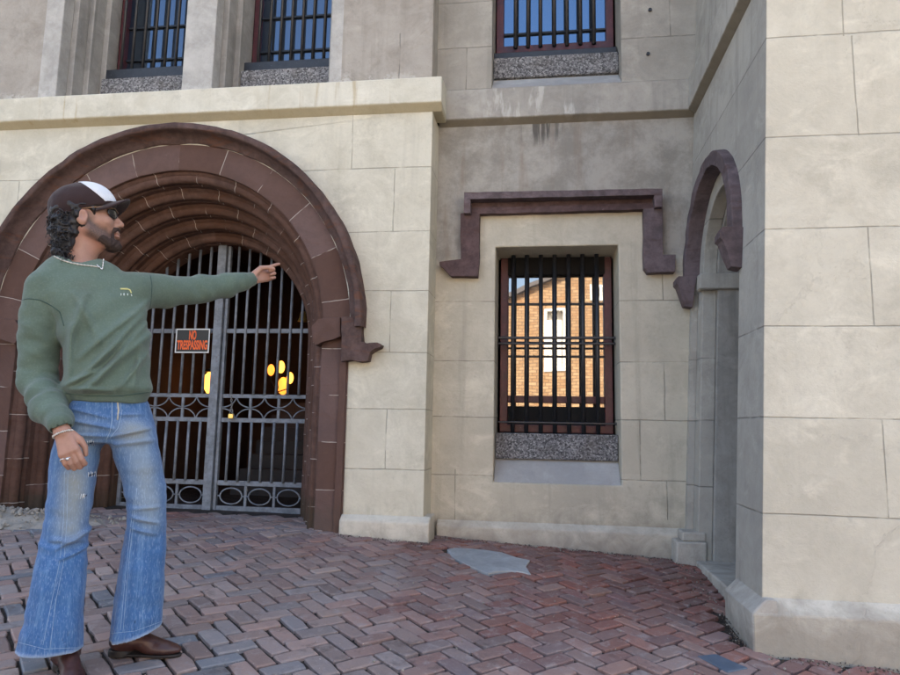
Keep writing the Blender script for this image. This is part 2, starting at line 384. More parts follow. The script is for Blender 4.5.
# --- upper wing wall with two windows set in stepped splays
def wing_up_mat(panels):
    def ex(t, c, mid, big):
        x, y, z = t.sep(); m = None
        for (a, b) in panels:
            k = t.m('MULTIPLY', t.m('GREATER_THAN', x, a), t.m('LESS_THAN', x, b)); m = k if m is None else t.m('MAXIMUM', m, k)
        g = t.mix(t.ss(t.noise(4, 7, 0.75, dist=0.2), 0.3, 0.7), (0.31, 0.295, 0.265), (0.46, 0.44, 0.40))
        w = t.m('MULTIPLY', t.ss(t.m('ADD', z, t.m('MULTIPLY', mid, 0.3)), z_top + 0.27, z_top + 0.14), t.ss(t.noise(12, 5, 0.7), 0.5, 0.58))
        return t.mix(t.m('MULTIPLY', w, 0.5), t.mix(m, c, g), (0.6, 0.57, 0.52))
    return ex
W1 = (xz(55, 94, YL)[0], xz(181.7, 75, YL)[0]); W2 = (xz(211.3, 87, YL)[0], xz(328.5, 78, YL)[0])
edge_up = xz(432.2, 70, YL)[0]
M['wing_up'] = stucco('upper wing stucco', (0.37, 0.335, 0.285), (0.27, 0.24, 0.20), [], [(xz(400, 40, YL)[0], 2.4, 3.02)], streak=0.25,
                      extra=wing_up_mat([(W1[0] - 0.16, W2[1] + 0.10)]))
WT = 5.6
bm = bmesh.new()
prism(bm, rect(-8.0, edge_up, z_top + 0.005, TOP), [rect(W1[0], W1[1], z_top + 0.02, WT), rect(W2[0], W2[1], z_top + 0.02, WT)], YL + 0.005, YL + 0.125, XZ)
finish('upper_wing_wall', bm, M['wing_up'], jail, bevel=0.008)
bm = bmesh.new(); box(bm, edge_up - 0.3, edge_up - 0.012, YL + 0.126, YC + 0.2, z_top, TOP); finish('upper_wing_return', bm, M['centre_up'], jail)

def bars_and_frame(win, x0, x1, z0, z1, yf, yb, bars, cross, pane_z0=None, sash=(), muntins=(), bar_z0=None, bar_z1=None, r=0.016, fw=0.06, gl='glass', sill_bar=None):
    """maroon frame, glass, black bars; everything a sub-part of the window"""
    bm = bmesh.new()
    prism(bm, rect(x0, x1, z0, z1), [rect(x0 + fw, x1 - fw, z0 + fw, z1 - fw * 0.8)], yf, yf + 0.09, XZ)
    for z in sash: box(bm, x0 + fw, x1 - fw, yf + 0.02, yf + 0.075, z - 0.028, z + 0.028)
    finish('window_frame', bm, M['maroon'], win, bevel=0.004)
    for z in muntins:
        bm = bmesh.new(); box(bm, x0 + fw, x1 - fw, yf + 0.035, yf + 0.07, z - 0.008, z + 0.008); finish('muntin', bm, M['bar'], win)
    bm = bmesh.new(); box(bm, x0 + fw - 0.01, x1 - fw + 0.01, yf + 0.055, yf + 0.061, pane_z0 or z0 + fw * 0.5, z1 - fw * 0.5); finish('pane', bm, M[gl], win)
    bz0 = z0 if bar_z0 is None else bar_z0; bz1 = z1 if bar_z1 is None else bar_z1
    for x in bars:
        bm = bmesh.new(); tube(bm, [(x, yb, bz0), (x + random.uniform(-.002, .002), yb, (bz0 + bz1) / 2), (x, yb, bz1)], r, 10); finish('bar', bm, M['bar'], win, smooth=True)
    for (z, th) in cross:
        bm = bmesh.new(); box(bm, x0 - 0.012, x1 + 0.012, yb - 0.030, yb - 0.004, z - th, z + th); finish('crossbar', bm, M['bar'], win, bevel=0.003)
    if sill_bar:
        bm = bmesh.new(); box(bm, x0 - 0.01, x1 + 0.01, yb - 0.05, yf + 0.02, sill_bar[0], sill_bar[1]); finish('sill_bar', bm, M['bar'], win, bevel=0.005)

for (wa, wb), steps, sb, st_ in ((W1, (0.118, 0.13, 0.15, 0.15), (77, 70), 121), (W2, (0.16, 0.14, 0.23), (69, 63), 254.4)):
    win = bpy.data.objects.new('window', None); link(win, jail)
    y = YL + 0.125; a, b = wa, wb
    for k, d in enumerate(steps[1:]):
        a += 0.046; b -= 0.046; bm = bmesh.new()
        prism(bm, rect(wa - 0.05, wb + 0.05, z_top + 0.004, WT + 0.3), [rect(a, b, z_top + 0.021, WT - 0.06 * (k + 1))], y + 0.001, y + d, XZ)
        finish('stepped_reveal', bm, M['reveal'], win, bevel=0.005); y += d
    yw = y; xm = (a + b) / 2
    zgt = xz(st_, sb[0] + 1, yw - 0.20)[1]; zsb = xz(st_, sb[1] - 1, yw - 0.14)[1]
    bm = bmesh.new(); box(bm, a + 0.004, b - 0.004, yw - 0.20, yw + 0.1, z_top - 0.02, zgt); finish('granite_sill', bm, M['granite'], win, bevel=0.006)
    n = 7; bars = [a + 0.05 + (b - a - 0.1) * (i + 0.5) / n for i in range(n)]
    bars_and_frame(win, a, b, zgt + 0.03, WT - 0.3, yw, yw - 0.09, bars, [], muntins=(zgt + 0.30, zgt + 0.62, zgt + 0.94, zgt + 1.3), fw=0.055, gl='glass_wing', r=0.013,
                   sill_bar=(zgt - 0.01, max(zsb, zgt + 0.03)))

# --- brown stone archway: hood ring, voussoir ring and five rolled orders running down the jambs
def sweep_arch(prof, name, mat, n=72, foot=None, amp=0.004, full=True):
    bm = bmesh.new(); uvl = bm.loops.layers.uv.new('UVMap'); path = []; zf = -0.95 if foot is None else foot
    st = np.linspace(zf, ACZ, 16)[:-1]; L = 0.0
    for z in st: path.append((1, 0, z, z - ACZ))
    for a in np.linspace(0, math.pi, n): path.append((math.cos(a), math.sin(a), ACZ, a * 1.2))
    for z in st[::-1]: path.append((-1, 0, z, math.pi * 1.2 + ACZ - z))
    g = []
    for (c, s, z, u) in path:
        row = []
        for (r, y, v) in prof:
            p = Vector((ACX + r * c, y, z + r * s)); q = p * 6
            p += Vector((mnoise.noise(q), mnoise.noise(q + Vector((9, 3, 1))), mnoise.noise(q + Vector((4, 8, 7))))) * amp
            p += Vector((mnoise.noise(p * 25), mnoise.noise(p * 25 + Vector((9, 3, 1))), mnoise.noise(p * 25 + Vector((2, 7, 1))))) * amp * 0.45
            row.append(bm.verts.new(p))
        g.append(row)
    for i in range(len(path) - 1):
        for k in range(len(prof) - 1):
            f = bm.faces.new((g[i][k], g[i][k + 1], g[i + 1][k + 1], g[i + 1][k])); f.smooth = True
            for l, (ii, kk) in zip(f.loops, ((i, k), (i, k + 1), (i + 1, k + 1), (i + 1, k))): l[uvl].uv = (path[ii][3], prof[kk][2])
    me = bpy.data.meshes.new(name); bmesh.ops.recalc_face_normals(bm, faces=bm.faces); bm.to_mesh(me); bm.free()
    me.materials.append(mat); o = bpy.data.objects.new(name, me); link(o, jail)
    e_ = o.modifiers.new('edges', 'EDGE_SPLIT'); e_.split_angle = R_(48); return o
prof = [(1.466, YL + 0.15, 0), (1.462, YL + 0.006, 0), (1.455, YL + 0.002, 0), (1.36, YL + 0.002, 0), (1.262, YL + 0.003, 0), (1.250, YL + 0.010, 0)]
r0, y0 = 1.250, YL
for k in range(5):
    v = k + 1
    prof += [(r0, y0 + 0.02, v), (r0 - 0.002, y0 + 0.040, v), (r0 - 0.022, y0 + 0.050, v)]
    cr, cy, q = r0 - 0.038, y0 + 0.098, 0.040
    for a in np.linspace(R_(75), R_(258), 9): prof.append((cr + q * math.cos(a), cy - q * math.sin(a), v))
    r0 -= 0.075; y0 += 0.170
    prof += [(r0 + 0.012, y0 - 0.020, v), (r0, y0 - 0.012, v)]
prof += [(r0, YG + 0.12, 6)]
sweep_arch(prof, 'archway', M['sand'])
# hood mould over the arch with its cove, and the stops at its feet
hp = [(1.462, YL + 0.004, 0), (1.466, YL - 0.012, 0), (1.486, YL - 0.022, 0), (1.514, YL - 0.045, 0), (1.528, YL - 0.090, 0), (1.532, YL - 0.128, 0), (1.540, YL - 0.136, 0), (1.574, YL - 0.136, 0), (1.585, YL - 0.124, 0), (1.590, YL + 0.03, 0)]
sweep_arch(hp, 'hood_mould', M['sand_hood'], foot=ACZ - 0.02, amp=0.009)
for s in (1, -1):
    pts = [xz(x, y, YL - 0.08) for x, y in ((341.5,317),(341.5,361.5),(351,360),(360,362),(368,361),(370,353),(374,350),(380.5,347.5),(381.5,344.5),(377,342.5),(366,343),(361.5,341),(361,317))]
    if s < 0: pts = [(2 * ACX - x, z) for x, z in pts]
    bm = bmesh.new(); prism(bm, pts, [], YL - 0.085, YL + 0.05, XZ); subdiv(bm, 0.035); wobble(bm, 0.007, 14, 3 + s)
    finish('hood_stop', bm, M['sand_hood'], jail, smooth=False, bevel=0.004)
    pts = [xz(x, y, YL - 0.05) for x, y in ((312,326),(318,319),(330,317.5),(341,318),(341,336),(333,339),(322,342),(315,345),(312,340))]
    if s < 0: pts = [(2 * ACX - x, z) for x, z in pts]
    bm = bmesh.new(); prism(bm, pts, [], YL - 0.05, YL + 0.16, XZ); subdiv(bm, 0.03); wobble(bm, 0.010, 12, 5 + s)
    finish('impost', bm, M['sand'], jail, bevel=0.004)
# outer strip of the jamb, flush with the wall, below the hood
for s in (1, -1):
    x0 = ACX + s * 1.402; x1 = ACX + s * 1.452; bm = bmesh.new()
    box(bm, min(x0, x1), max(x0, x1), YL - 0.018, YL + 0.1, ZB, ACZ - 0.25); subdiv(bm, 0.06); wobble(bm, 0.006, 9, 2 + s); finish('jamb_edge', bm, M['sand'], jail)
bm = bmesh.new(); box(bm, ACX - 1.5, ACX - 0.80, YL - 0.05, YG - 0.1, ZB, xz(20, 497, YL)[1])
bm.free()
# threshold stone and dark vestibule behind the gate
zt = xz(232, 513, YG)[1]
bm = bmesh.new(); box(bm, ACX - 0.95, ACX + 0.95, YG - 0.26, YG + 0.15, ZB, zt - 0.002); finish('threshold', bm, M['cement'], jail, bevel=0.012)
M['timber'] = plain('old dark timber', (0.05, 0.03, 0.02), 0.7, var=0.5, scale=9)
M['reddoor'] = plain('worn red door paint', (0.16, 0.018, 0.016), 0.6, var=0.4, scale=12)
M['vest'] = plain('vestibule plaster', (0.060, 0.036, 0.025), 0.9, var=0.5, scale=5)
vx0, vx1, vy0, vy1, vz0, vz1 = ACX - 1.25, ACX + 1.25, YG + 0.13, 9.2, zt - 0.02, 2.2
bm = bmesh.new()
for (a0, a1, b0, b1, c0, c1) in ((vx0 - .1, vx0, vy0, vy1, vz0, vz1), (vx1, vx1 + .1, vy0, vy1, vz0, vz1), (vx0 - .1, vx1 + .1, vy1, vy1 + .1, vz0, vz1), (vx0 - .1, vx1 + .1, vy0, vy1 + .1, vz1, vz1 + .1), (vx0 - .1, vx1 + .1, vy0 + .002, vy1 + .1, vz0 - .1, vz0)):
    box(bm, a0, a1, b0, b1, c0, c1)
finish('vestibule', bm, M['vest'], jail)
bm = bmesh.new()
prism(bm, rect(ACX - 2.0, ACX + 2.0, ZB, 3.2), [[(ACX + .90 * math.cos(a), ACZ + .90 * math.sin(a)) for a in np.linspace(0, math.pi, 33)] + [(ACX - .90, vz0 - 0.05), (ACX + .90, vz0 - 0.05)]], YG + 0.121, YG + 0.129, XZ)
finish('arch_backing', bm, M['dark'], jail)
bm = bmesh.new(); xa = at(180, 450, 8.0)[0]
for k in range(5): box(bm, xa - 0.25 + k * 0.105, xa - 0.25 + k * 0.105 + 0.1, 8.0, 8.05, vz0, 1.1)
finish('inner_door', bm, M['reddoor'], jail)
bm = bmesh.new(); sx = at(248, 455, 7.0)[0]
for k in range(7): box(bm, sx - 0.13, sx + 0.9, 6.9 + k * 0.2, 7.13 + k * 0.2, vz0, vz0 + 0.15 * (k + 1))
M['stair'] = plain('worn stair timber', (0.05, 0.042, 0.04), 0.7, var=0.3, scale=8); finish('stair', bm, M['stair'], jail)

# --- centre wall
CW = (xz(494.6, 350, YC)[0], xz(619.8, 350, YC)[0]); cz0 = xz(494, 482, YC)[1]; cz1 = xz(560, 246, YC)[1]
zcb_lo = xz(565, 122.5, YC)[1]; zcb_fr = xz(565, 114.5, YC - 0.06)[1]; zcb_tp = xz(565, 84.5, YC - 0.06)[1]
XRT = 1.5
bm = bmesh.new(); prism(bm, rect(wing_x - 0.3, XRT, ZB, zcb_lo + 0.02), [rect(CW[0], CW[1], cz0, cz1)], YC, YC + 0.42, XZ); finish('centre_wall', bm, M['centre'], jail, bevel=0.010)
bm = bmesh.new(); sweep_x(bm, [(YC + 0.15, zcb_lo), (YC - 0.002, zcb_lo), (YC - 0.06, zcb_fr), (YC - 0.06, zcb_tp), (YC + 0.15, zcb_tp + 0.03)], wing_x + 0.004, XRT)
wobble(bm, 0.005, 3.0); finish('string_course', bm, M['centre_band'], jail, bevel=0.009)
zq_b = xz(600, 525, YC)[1]; zq_f = xz(600, 532, YC - 0.05)[1]
bm = bmesh.new(); sweep_x(bm, [(YC + 0.1, ZB), (YC - 0.05, ZB), (YC - 0.05, zq_f), (YC - 0.002, zq_b), (YC + 0.1, zq_b + 0.002)], wing_x + 0.051, XRT); finish('plinth', bm, M['plinth'], jail, bevel=0.010)
# upper centre wall and window
U = (xz(491.8, 60, YC)[0], xz(621.5, 60, YC)[0]); uz0 = xz(560, 84, YC)[1] + 0.004
bm = bmesh.new(); prism(bm, rect(edge_up - 0.1, XRT, zcb_tp + 0.031, TOP), [rect(U[0], U[1], zcb_tp + 0.032, 5.3)], YC + 0.004, YC + 0.42, XZ); finish('upper_centre_wall', bm, M['centre_up'], jail, bevel=0.010)
for (bxp, byp) in ((650, 10), (648, 54)):
    p = at(bxp, byp, YC); bm = bmesh.new()
    tube(bm, [(p[0], YC - 0.010, p[2]), (p[0], YC + 0.02, p[2])], 0.014, 10); finish('wall_bolt', bm, M['bar'], jail)

def centre_window(Xs, zg0, zg1, zfr0, ztop, zfront, bars_px, ybar_y, cross, sash, muntins, bar0, frame_px, gl, sillbar=None):
    win = bpy.data.objects.new('window', None); link(win, jail)
    a, b = Xs; YF = YC + 0.36
    bm = bmesh.new(); v = box(bm, a + 0.003, b - 0.003, YC + 0.16, YF + 0.1, zg0, zg1); finish('granite_sill', bm, M['granite'], win, bevel=0.008)
    bm = bmesh.new(); prism(bm, [(YC + 0.006, zfront), (YC + 0.20, zg0 + 0.004), (YC + 0.20, zfront - 0.2), (YC + 0.006, zfront - 0.2)], [], a + 0.002, b - 0.002, lambda u, v, w: (w, u, v))
    finish('sloping_sill', bm, M['cement'], win)
    xs = [xz(px, ybar_y, YC + 0.27)[0] for px in bars_px]
    bars_and_frame(win, xz(frame_px[0], ybar_y, YF)[0], xz(frame_px[1], ybar_y, YF)[0], zfr0, ztop, YF, YC + 0.27, xs, cross, sash=sash, muntins=muntins, bar_z0=bar0, fw=0.062, gl=gl, r=0.0175, sill_bar=sillbar)
    return win
YF = YC + 0.36; YB = YC + 0.27
w = centre_window(CW, xz(560, 460, YC + .16)[1], xz(560, 434, YC + .16)[1], xz(560, 433, YF)[1], xz(560, 254, YF)[1], xz(560, 487, YC)[1],
    (513.1,526.6,540.8,554.7,568.9,583.1,597.3), 340, [(xz(560,338.2,YB)[1], .010), (xz(560,344,YB)[1], .008), (xz(560,423,YB)[1], .007)],
    (xz(560,399.5,YF)[1],), (xz(560,303,YF)[1], xz(560,356,YF)[1]), xz(560, 437, YB)[1], (500.3, 612.3), 'glass')
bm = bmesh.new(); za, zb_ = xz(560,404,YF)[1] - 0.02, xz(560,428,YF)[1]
box(bm, xz(507,400,YF)[0], xz(606,400,YF)[0], YF + 0.045, YF + 0.05, zb_, za); finish('lower_panel', bm, M['dark'], w)  # black sheet across the gap below the sash rail
bm = bmesh.new(); za = xz(560,274.5,YF)[1]; box(bm, xz(507,400,YF)[0], xz(606,400,YF)[0], YF - 0.012, YF + 0.05, za, xz(560,254,YF)[1] - 0.004); finish('shaded_head', bm, M['dark'], w)  # black strip painted as the shade over the frame head
centre_window(U, xz(560, 75, YC + .16)[1], xz(560, 54.5, YC + .16)[1], xz(560, 50, YF)[1], 5.1, xz(560, 83.5, YC)[1] - 0.01,
    (515.6,528,540.4,554.3,567,580.4,593.8), 30, [], (), (xz(560,29,YF)[1], xz(560,-40,YF)[1]), xz(560, 46, YB)[1], (496.5, 613.5), 'glass_up',
    sillbar=(xz(560, 55.5, YB - .05)[1], xz(560, 49.5, YB - .05)[1]))

# label mould (square hood) over the lower centre window
lab = bpy.data.objects.new('label_mould', None); link(lab, jail)
def lm(pts, y0, y1, mat, nm, seed, amp=0.006):
    bm = bmesh.new(); prism(bm, [xz(x, y, y0) for x, y in pts], [], y0, y1, XZ); subdiv(bm, 0.04); wobble(bm, amp, 12, seed); finish(nm, bm, mat, lab, bevel=0.003)
lm([(464,192.3),(662.5,188.5),(662.5,194.6),(464,199.2)], YC - 0.13, YC + 0.02, M['sand_grey'], 'fascia', 1, 0.0025)
lm([(464,199),(470.5,199),(470.5,213),(463.5,213)], YC - 0.13, YC + 0.02, M['sand_grey'], 'fascia', 2, 0.0025)
lm([(654,195),(662.5,195),(662.5,207),(655,207)], YC - 0.13, YC + 0.02, M['sand_grey'], 'fascia', 3, 0.0025)
lm([(470,200.5),(654.5,196),(654.5,203.5),(470,208.5)], YC - 0.035, YC + 0.02, M['sand_red'], 'cove', 4, 0.003)
lm([(471,208),(654,203),(654,208.8),(471,214.2)], YC - 0.065, YC + 0.02, M['sand_red'], 'roll', 5, 0.004)
lm([(460.5,213),(479.5,213),(479,262),(477.5,276.3),(462,276.3),(451,276.3),(446,271),(439.5,265),(439.5,261.5),(452,260),(460.5,259)], YC - 0.07, YC + 0.02, M['sand_red'], 'dropped_end', 6, 0.004)
lm([(643.5,208.5),(662.5,207),(663,254.6),(675.5,254.4),(675.2,271.8),(662,272.3),(648,272.8),(644.2,268),(643.6,250),(644.2,240)], YC - 0.075, YC + 0.02, M['sand_grey'], 'dropped_end', 7, 0.004)

# --- tower: front wall, side wall with the blind niche, plinth
KB = 0.047; XT0 = xz(764.2, 300, YR)[0]; ZT0 = xz(764.2, 300, YR)[1]
def XT(z): return XT0 + KB * (z - ZT0)
def sheared(bm, off=0.0):
    for v in bm.verts: v.co.x += XT(v.co.z) + off
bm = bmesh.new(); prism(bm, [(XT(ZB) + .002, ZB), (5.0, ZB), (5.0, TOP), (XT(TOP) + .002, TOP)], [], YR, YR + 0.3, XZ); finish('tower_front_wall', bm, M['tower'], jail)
NY, NZ, NR = 4.44, 1.12, 0.61                                   # niche centre, springing, radius
def arcpts(r, c=NY, z=NZ, n=33): return [(c + r * math.cos(a), z + r * math.sin(a)) for a in np.linspace(math.pi, 0, n)]
YZ = lambda u, v, w: (w, u, v)
bm = bmesh.new()
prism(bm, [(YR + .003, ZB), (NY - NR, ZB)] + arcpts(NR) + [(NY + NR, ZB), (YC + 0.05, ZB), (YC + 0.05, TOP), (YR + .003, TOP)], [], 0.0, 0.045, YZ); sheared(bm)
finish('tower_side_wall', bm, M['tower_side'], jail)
niche = bpy.data.objects.new('niche', None); link(niche, jail)
def nlayer(r_out, r_in, w0, w1, mat, nm, zbot=ZB):
    bm = bmesh.new()
    prism(bm, [(NY - r_out, zbot), (NY - r_in, zbot)] + arcpts(r_in) + [(NY + r_in, zbot), (NY + r_out, zbot)] + arcpts(r_out)[::-1], [], w0, w1, YZ); sheared(bm)
    finish(nm, bm, mat, niche, bevel=0.006)
nlayer(NR + 0.02, 0.46, 0.046, 0.140, M['tower_side'], 'niche_order')
nlayer(0.56, 0.425, 0.141, 0.45, M['reveal'], 'niche_order')  # inner order and back in darker plaster, standing in for niche shade
bm = bmesh.new(); prism(bm, [(NY - 0.5, ZB), (NY - 0.5, NZ)] + arcpts(0.5)[1:-1] + [(NY + 0.5, NZ), (NY + 0.5, ZB)], [], 0.451, 0.49, YZ); sheared(bm); finish('niche_back', bm, M['reveal'], niche)
for s in (-1, 1):
    y0, y1 = NY + s * 0.405, NY + s * 0.50; bm = bmesh.new(); box(bm, 0.012, 0.44, min(y0, y1), max(y0, y1), 0.985, 1.10); sheared(bm); finish('impost', bm, M['tower_side'], niche, bevel=0.008)
# hood ring on the niche and its two corbels
bm = bmesh.new()
ring = [(NY - .660, NZ - .02)] + arcpts(.660) + [(NY + .660, NZ - .02), (NY + .570, NZ - .02)] + arcpts(.570)[::-1] + [(NY - .570, NZ - .02)]
prism(bm, ring, [], -0.058, 0.05, YZ); subdiv(bm, 0.06); sheared(bm); wobble(bm, 0.006, 11, 4); finish('niche_hood', bm, M['sand_grey'], niche, bevel=0.006)
for s in (-1, 1):
    yc = NY + s * 0.61; bm = bmesh.new()
    pr = [(-0.108, 0.012), (-0.122, -0.01), (-0.122, -0.045), (-0.105, -0.062), (-0.055, -0.205), (0.0, -0.215), (0.02, 0.012)]
    v0 = []
    for dy, k in ((-0.070, 1.0), (0.062, 1.0)):
        v0.append([bm.verts.new((x, yc + dy * (1 if z > -0.05 else 0.92 if z > -0.1 else 0.72), NZ - 0.02 + z)) for x, z in pr])
    for i in range(len(pr)): bm.faces.new((v0[0][i], v0[1][i], v0[1][(i+1) % len(pr)], v0[0][(i+1) % len(pr)]))
    bm.faces.new(v0[0]); bm.faces.new(v0[1][::-1]); bmesh.ops.triangulate(bm, faces=bm.faces); subdiv(bm, 0.05); sheared(bm); wobble(bm, 0.005, 14, 8 + s)
    finish('corbel', bm, M['sand_grey'], niche, bevel=0.004)
# foot of the far niche jamb
bm = bmesh.new(); gz = ground(1.0, 5.0)
for (x0, x1, z0, z1, t) in ((-0.10, 0.10, ZB, gz + 0.15, 0), (-0.06, 0.10, gz + 0.15, gz + 0.21, 1)):
    box(bm, x0, x1, 4.872 + 0.02 * t, 5.06, z0, z1 + 0.002 * t)
sheared(bm); finish('jamb_foot', bm, M['plinth_side'], niche, bevel=0.012)
bm = bmesh.new(); box(bm, 0.03, 0.45, NY - .6, NY + .5, ZB, ground(1.1, 4.5) + 0.05); sheared(bm); finish('niche_floor', bm, M['plinth_side'], niche, bevel=0.01)
# string course along the tower side, mitred into the centre one
bm = bmesh.new()
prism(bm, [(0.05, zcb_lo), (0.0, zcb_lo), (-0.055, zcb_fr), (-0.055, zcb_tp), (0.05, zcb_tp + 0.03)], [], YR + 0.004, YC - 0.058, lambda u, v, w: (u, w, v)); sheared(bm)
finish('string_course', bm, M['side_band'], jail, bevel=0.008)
# tower plinth
zr_b = xz(763.7, 597, YR)[1]; zr_f = xz(757.9, 614, YR - 0.06)[1]
bm = bmesh.new(); xl = XT(zr_f)
sweep_x(bm, [(YR + 0.1, ZB), (YR - 0.06, ZB), (YR - 0.06, zr_f), (YR - 0.002, zr_b), (YR + 0.1, zr_b + .001)], xl - 0.058, 5.0); 
for v in bm.verts:
    if v.co.x < 2 and v.co.z > zr_f + 0.005: v.co.x = XT(zr_b) - 0.001
wobble(bm, 0.003, 5); finish('plinth', bm, M['plinth'], jail, bevel=0.008)
yn = NY - NR - 0.02
bm = bmesh.new(); A = [(xl - 0.06, ZB), (xl - 0.06, zr_f), (XT(zr_b) - 0.002, zr_b), (XT(zr_b) + 0.05, zr_b), (XT(zr_b) + 0.05, ZB)]
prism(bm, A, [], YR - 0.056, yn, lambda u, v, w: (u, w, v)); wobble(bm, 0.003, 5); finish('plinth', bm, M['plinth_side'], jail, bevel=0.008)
# roof and the hidden flanks that keep the sun out of the building
bm = bmesh.new(); box(bm, -8.2, 5.2, YR - 0.1, 16, TOP, TOP + 0.3); finish('roof', bm, M['timber'], jail)
bm = bmesh.new(); box(bm, -8.1, -8.0, YL + .1, 16, ZB, TOP); box(bm, 5.0, 5.1, YR, 16, ZB, TOP); box(bm, -8.1, 5.1, 16, 16.1, ZB, TOP); finish('outer_wall', bm, M['centre_up'], jail)
# ------------------------------------------------------------------ the iron gate: two leaves
GR = 0.872
def gz(y): return xz(230, y, YG)[1]
def arch_h(x): return ACZ + math.sqrt(max(0.0, (GR + 0.02) ** 2 - (x - ACX) ** 2))
zA, zB_, zC, zD, zE, zF = gz(331), gz(396), gz(420), gz(483), gz(509), gz(331)
def gate_leaf(label, x0, x1, post_at):
    g = thing('iron_gate', label, 'gate', ((x0 + x1) / 2, YG, zt), 'leaves of the iron gate under the stone arch')
    W = x1 - x0
    def flat(nm, a, b, z0, z1, y0=YG - 0.016, y1=YG + 0.016):
        bm = bmesh.new(); box(bm, a, b, y0, y1, z0, z1); return finish(nm, bm, M['gate'], g, bevel=0.003)
    if post_at == 'right':
        flat('meeting_post', x1 - 0.078, x1, zE - 0.03, arch_h(x1) - 0.01, YG - 0.045, YG + 0.03); inner = (x0 + 0.03, x1 - 0.078)
    else:
        flat('meeting_post', x0, x0 + 0.026, zE - 0.02, arch_h(x0) - 0.02, YG - 0.02, YG + 0.02); inner = (x0 + 0.026, x1 - 0.03)
    hx = x0 if post_at == 'right' else x1 - 0.03
    flat('hinge_stile', hx, hx + 0.03, zE - 0.02, arch_h(hx + 0.015) - 0.02)
    a, b = inner
    for z, th in ((zA, 0.020), (zB_, 0.017), (zC, 0.019), (zD, 0.021), (zE, 0.026)):
        flat('rail', a, b, z - th, z + th, YG - 0.010, YG + 0.020)
    n = 7; step = (b - a) / (n + 0.5)
    for k in range(n):
        x = a + step * (k + 0.75)
        for z0, z1 in ((zB_ + 0.012, arch_h(x) - 0.008), (zD + 0.012, zC - 0.012)):
            bm = bmesh.new(); bend = random.uniform(-0.004, 0.004)
            tube(bm, [(x, YG - 0.012, z0), (x + bend, YG - 0.013, (z0 + z1) / 2), (x, YG - 0.012, z1)], 0.0125, 8); finish('bar', bm, M['gate'], g, smooth=True)
    cells = 3; cw = (b - a) / cells; h = zB_ - zC
    for k in range(cells):
        xl, xr = a + cw * k, a + cw * (k + 1); xm = (xl + xr) / 2; zm = (zB_ + zC) / 2
        bm = bmesh.new()                                       # four quarter curves that meet as a star
        for cx, cz, a0 in ((xl, zC, 0), (xr, zC, 1), (xr, zB_, 2), (xl, zB_, 3)):
            tube(bm, [(cx + cw * 0.49 * math.cos(t), YG - 0.004, cz + h * 0.47 * math.sin(t)) for t in np.linspace(a0 * math.pi / 2, (a0 + 1) * math.pi / 2, 9)], 0.0062, 6)
        finish('star_scroll', bm, M['gate'], g, smooth=True)
        bm = bmesh.new(); zm = (zD + zE) / 2                    # oval below
        tube(bm, [(xm + cw * 0.385 * math.cos(t), YG - 0.004, zm + 0.068 * math.sin(t)) for t in np.linspace(0, 2 * math.pi, 25)[:-1]], 0.0070, 6, closed=True)
        for s in (-1, 1): tube(bm, [(xm + s * cw * 0.385, YG - 0.004, zm), (xm + s * cw * 0.47, YG - 0.004, zm)], 0.0075, 6)
        finish('oval_scroll', bm, M['gate'], g, smooth=True)
        if k:
            flat('divider', xl - 0.012, xl + 0.012, zC, zB_, YG - 0.006, YG + 0.014); flat('divider', xl - 0.012, xl + 0.012, zE, zD, YG - 0.006, YG + 0.014)
    return g, a, b
gate_leaf('grey iron gate leaf carrying the orange and black notice', ACX - GR, ACX + 0.028, 'right')
gate_leaf('grey iron gate leaf with the brass padlock, next to the pale wall', ACX + 0.036, ACX + GR, 'left')

# padlock on a short chain
p = at(231, 416, YG - 0.05)
pl = thing('padlock', 'small brass padlock hanging from a short chain on the gate', 'padlock', tuple(p))
M['brass'] = plain('brass', (0.75, 0.52, 0.16), 0.35, 0.85, 0.2); M['steel'] = plain('dull steel', (0.22, 0.22, 0.22), 0.4, 0.7)
bm = bmesh.new(); box(bm, p[0] - .024, p[0] + .024, p[1] - .011, p[1] + .011, p[2] - .024, p[2] + .020); finish('lock_body', bm, M['brass'], pl, bevel=0.006)
bm = bmesh.new(); tube(bm, [(p[0] - .014, p[1], p[2] + .015), (p[0] - .014, p[1], p[2] + .045)] + [(p[0] - .014 * math.cos(t), p[1], p[2] + .045 + .014 * math.sin(t)) for t in np.linspace(0, math.pi, 7)[1:]] + [(p[0] + .014, p[1], p[2] + .015)], 0.004, 6); finish('shackle', bm, M['steel'], pl, smooth=True)
bm = bmesh.new()
for k in range(7):
    c = Vector((p[0] - 0.004 + 0.004 * math.sin(k), p[1] + 0.004, p[2] + 0.062 + k * 0.019)); ax = (Vector((1, 0, 0)), Vector((0, 1, 0)))[k % 2]
    tube(bm, [c + ax * 0.008 * math.cos(t) + Vector((0, 0, 0.014)) * math.sin(t) for t in np.linspace(0, 2 * math.pi, 13)[:-1]], 0.003, 5, closed=True)
finish('chain', bm, M['steel'], pl, smooth=True)

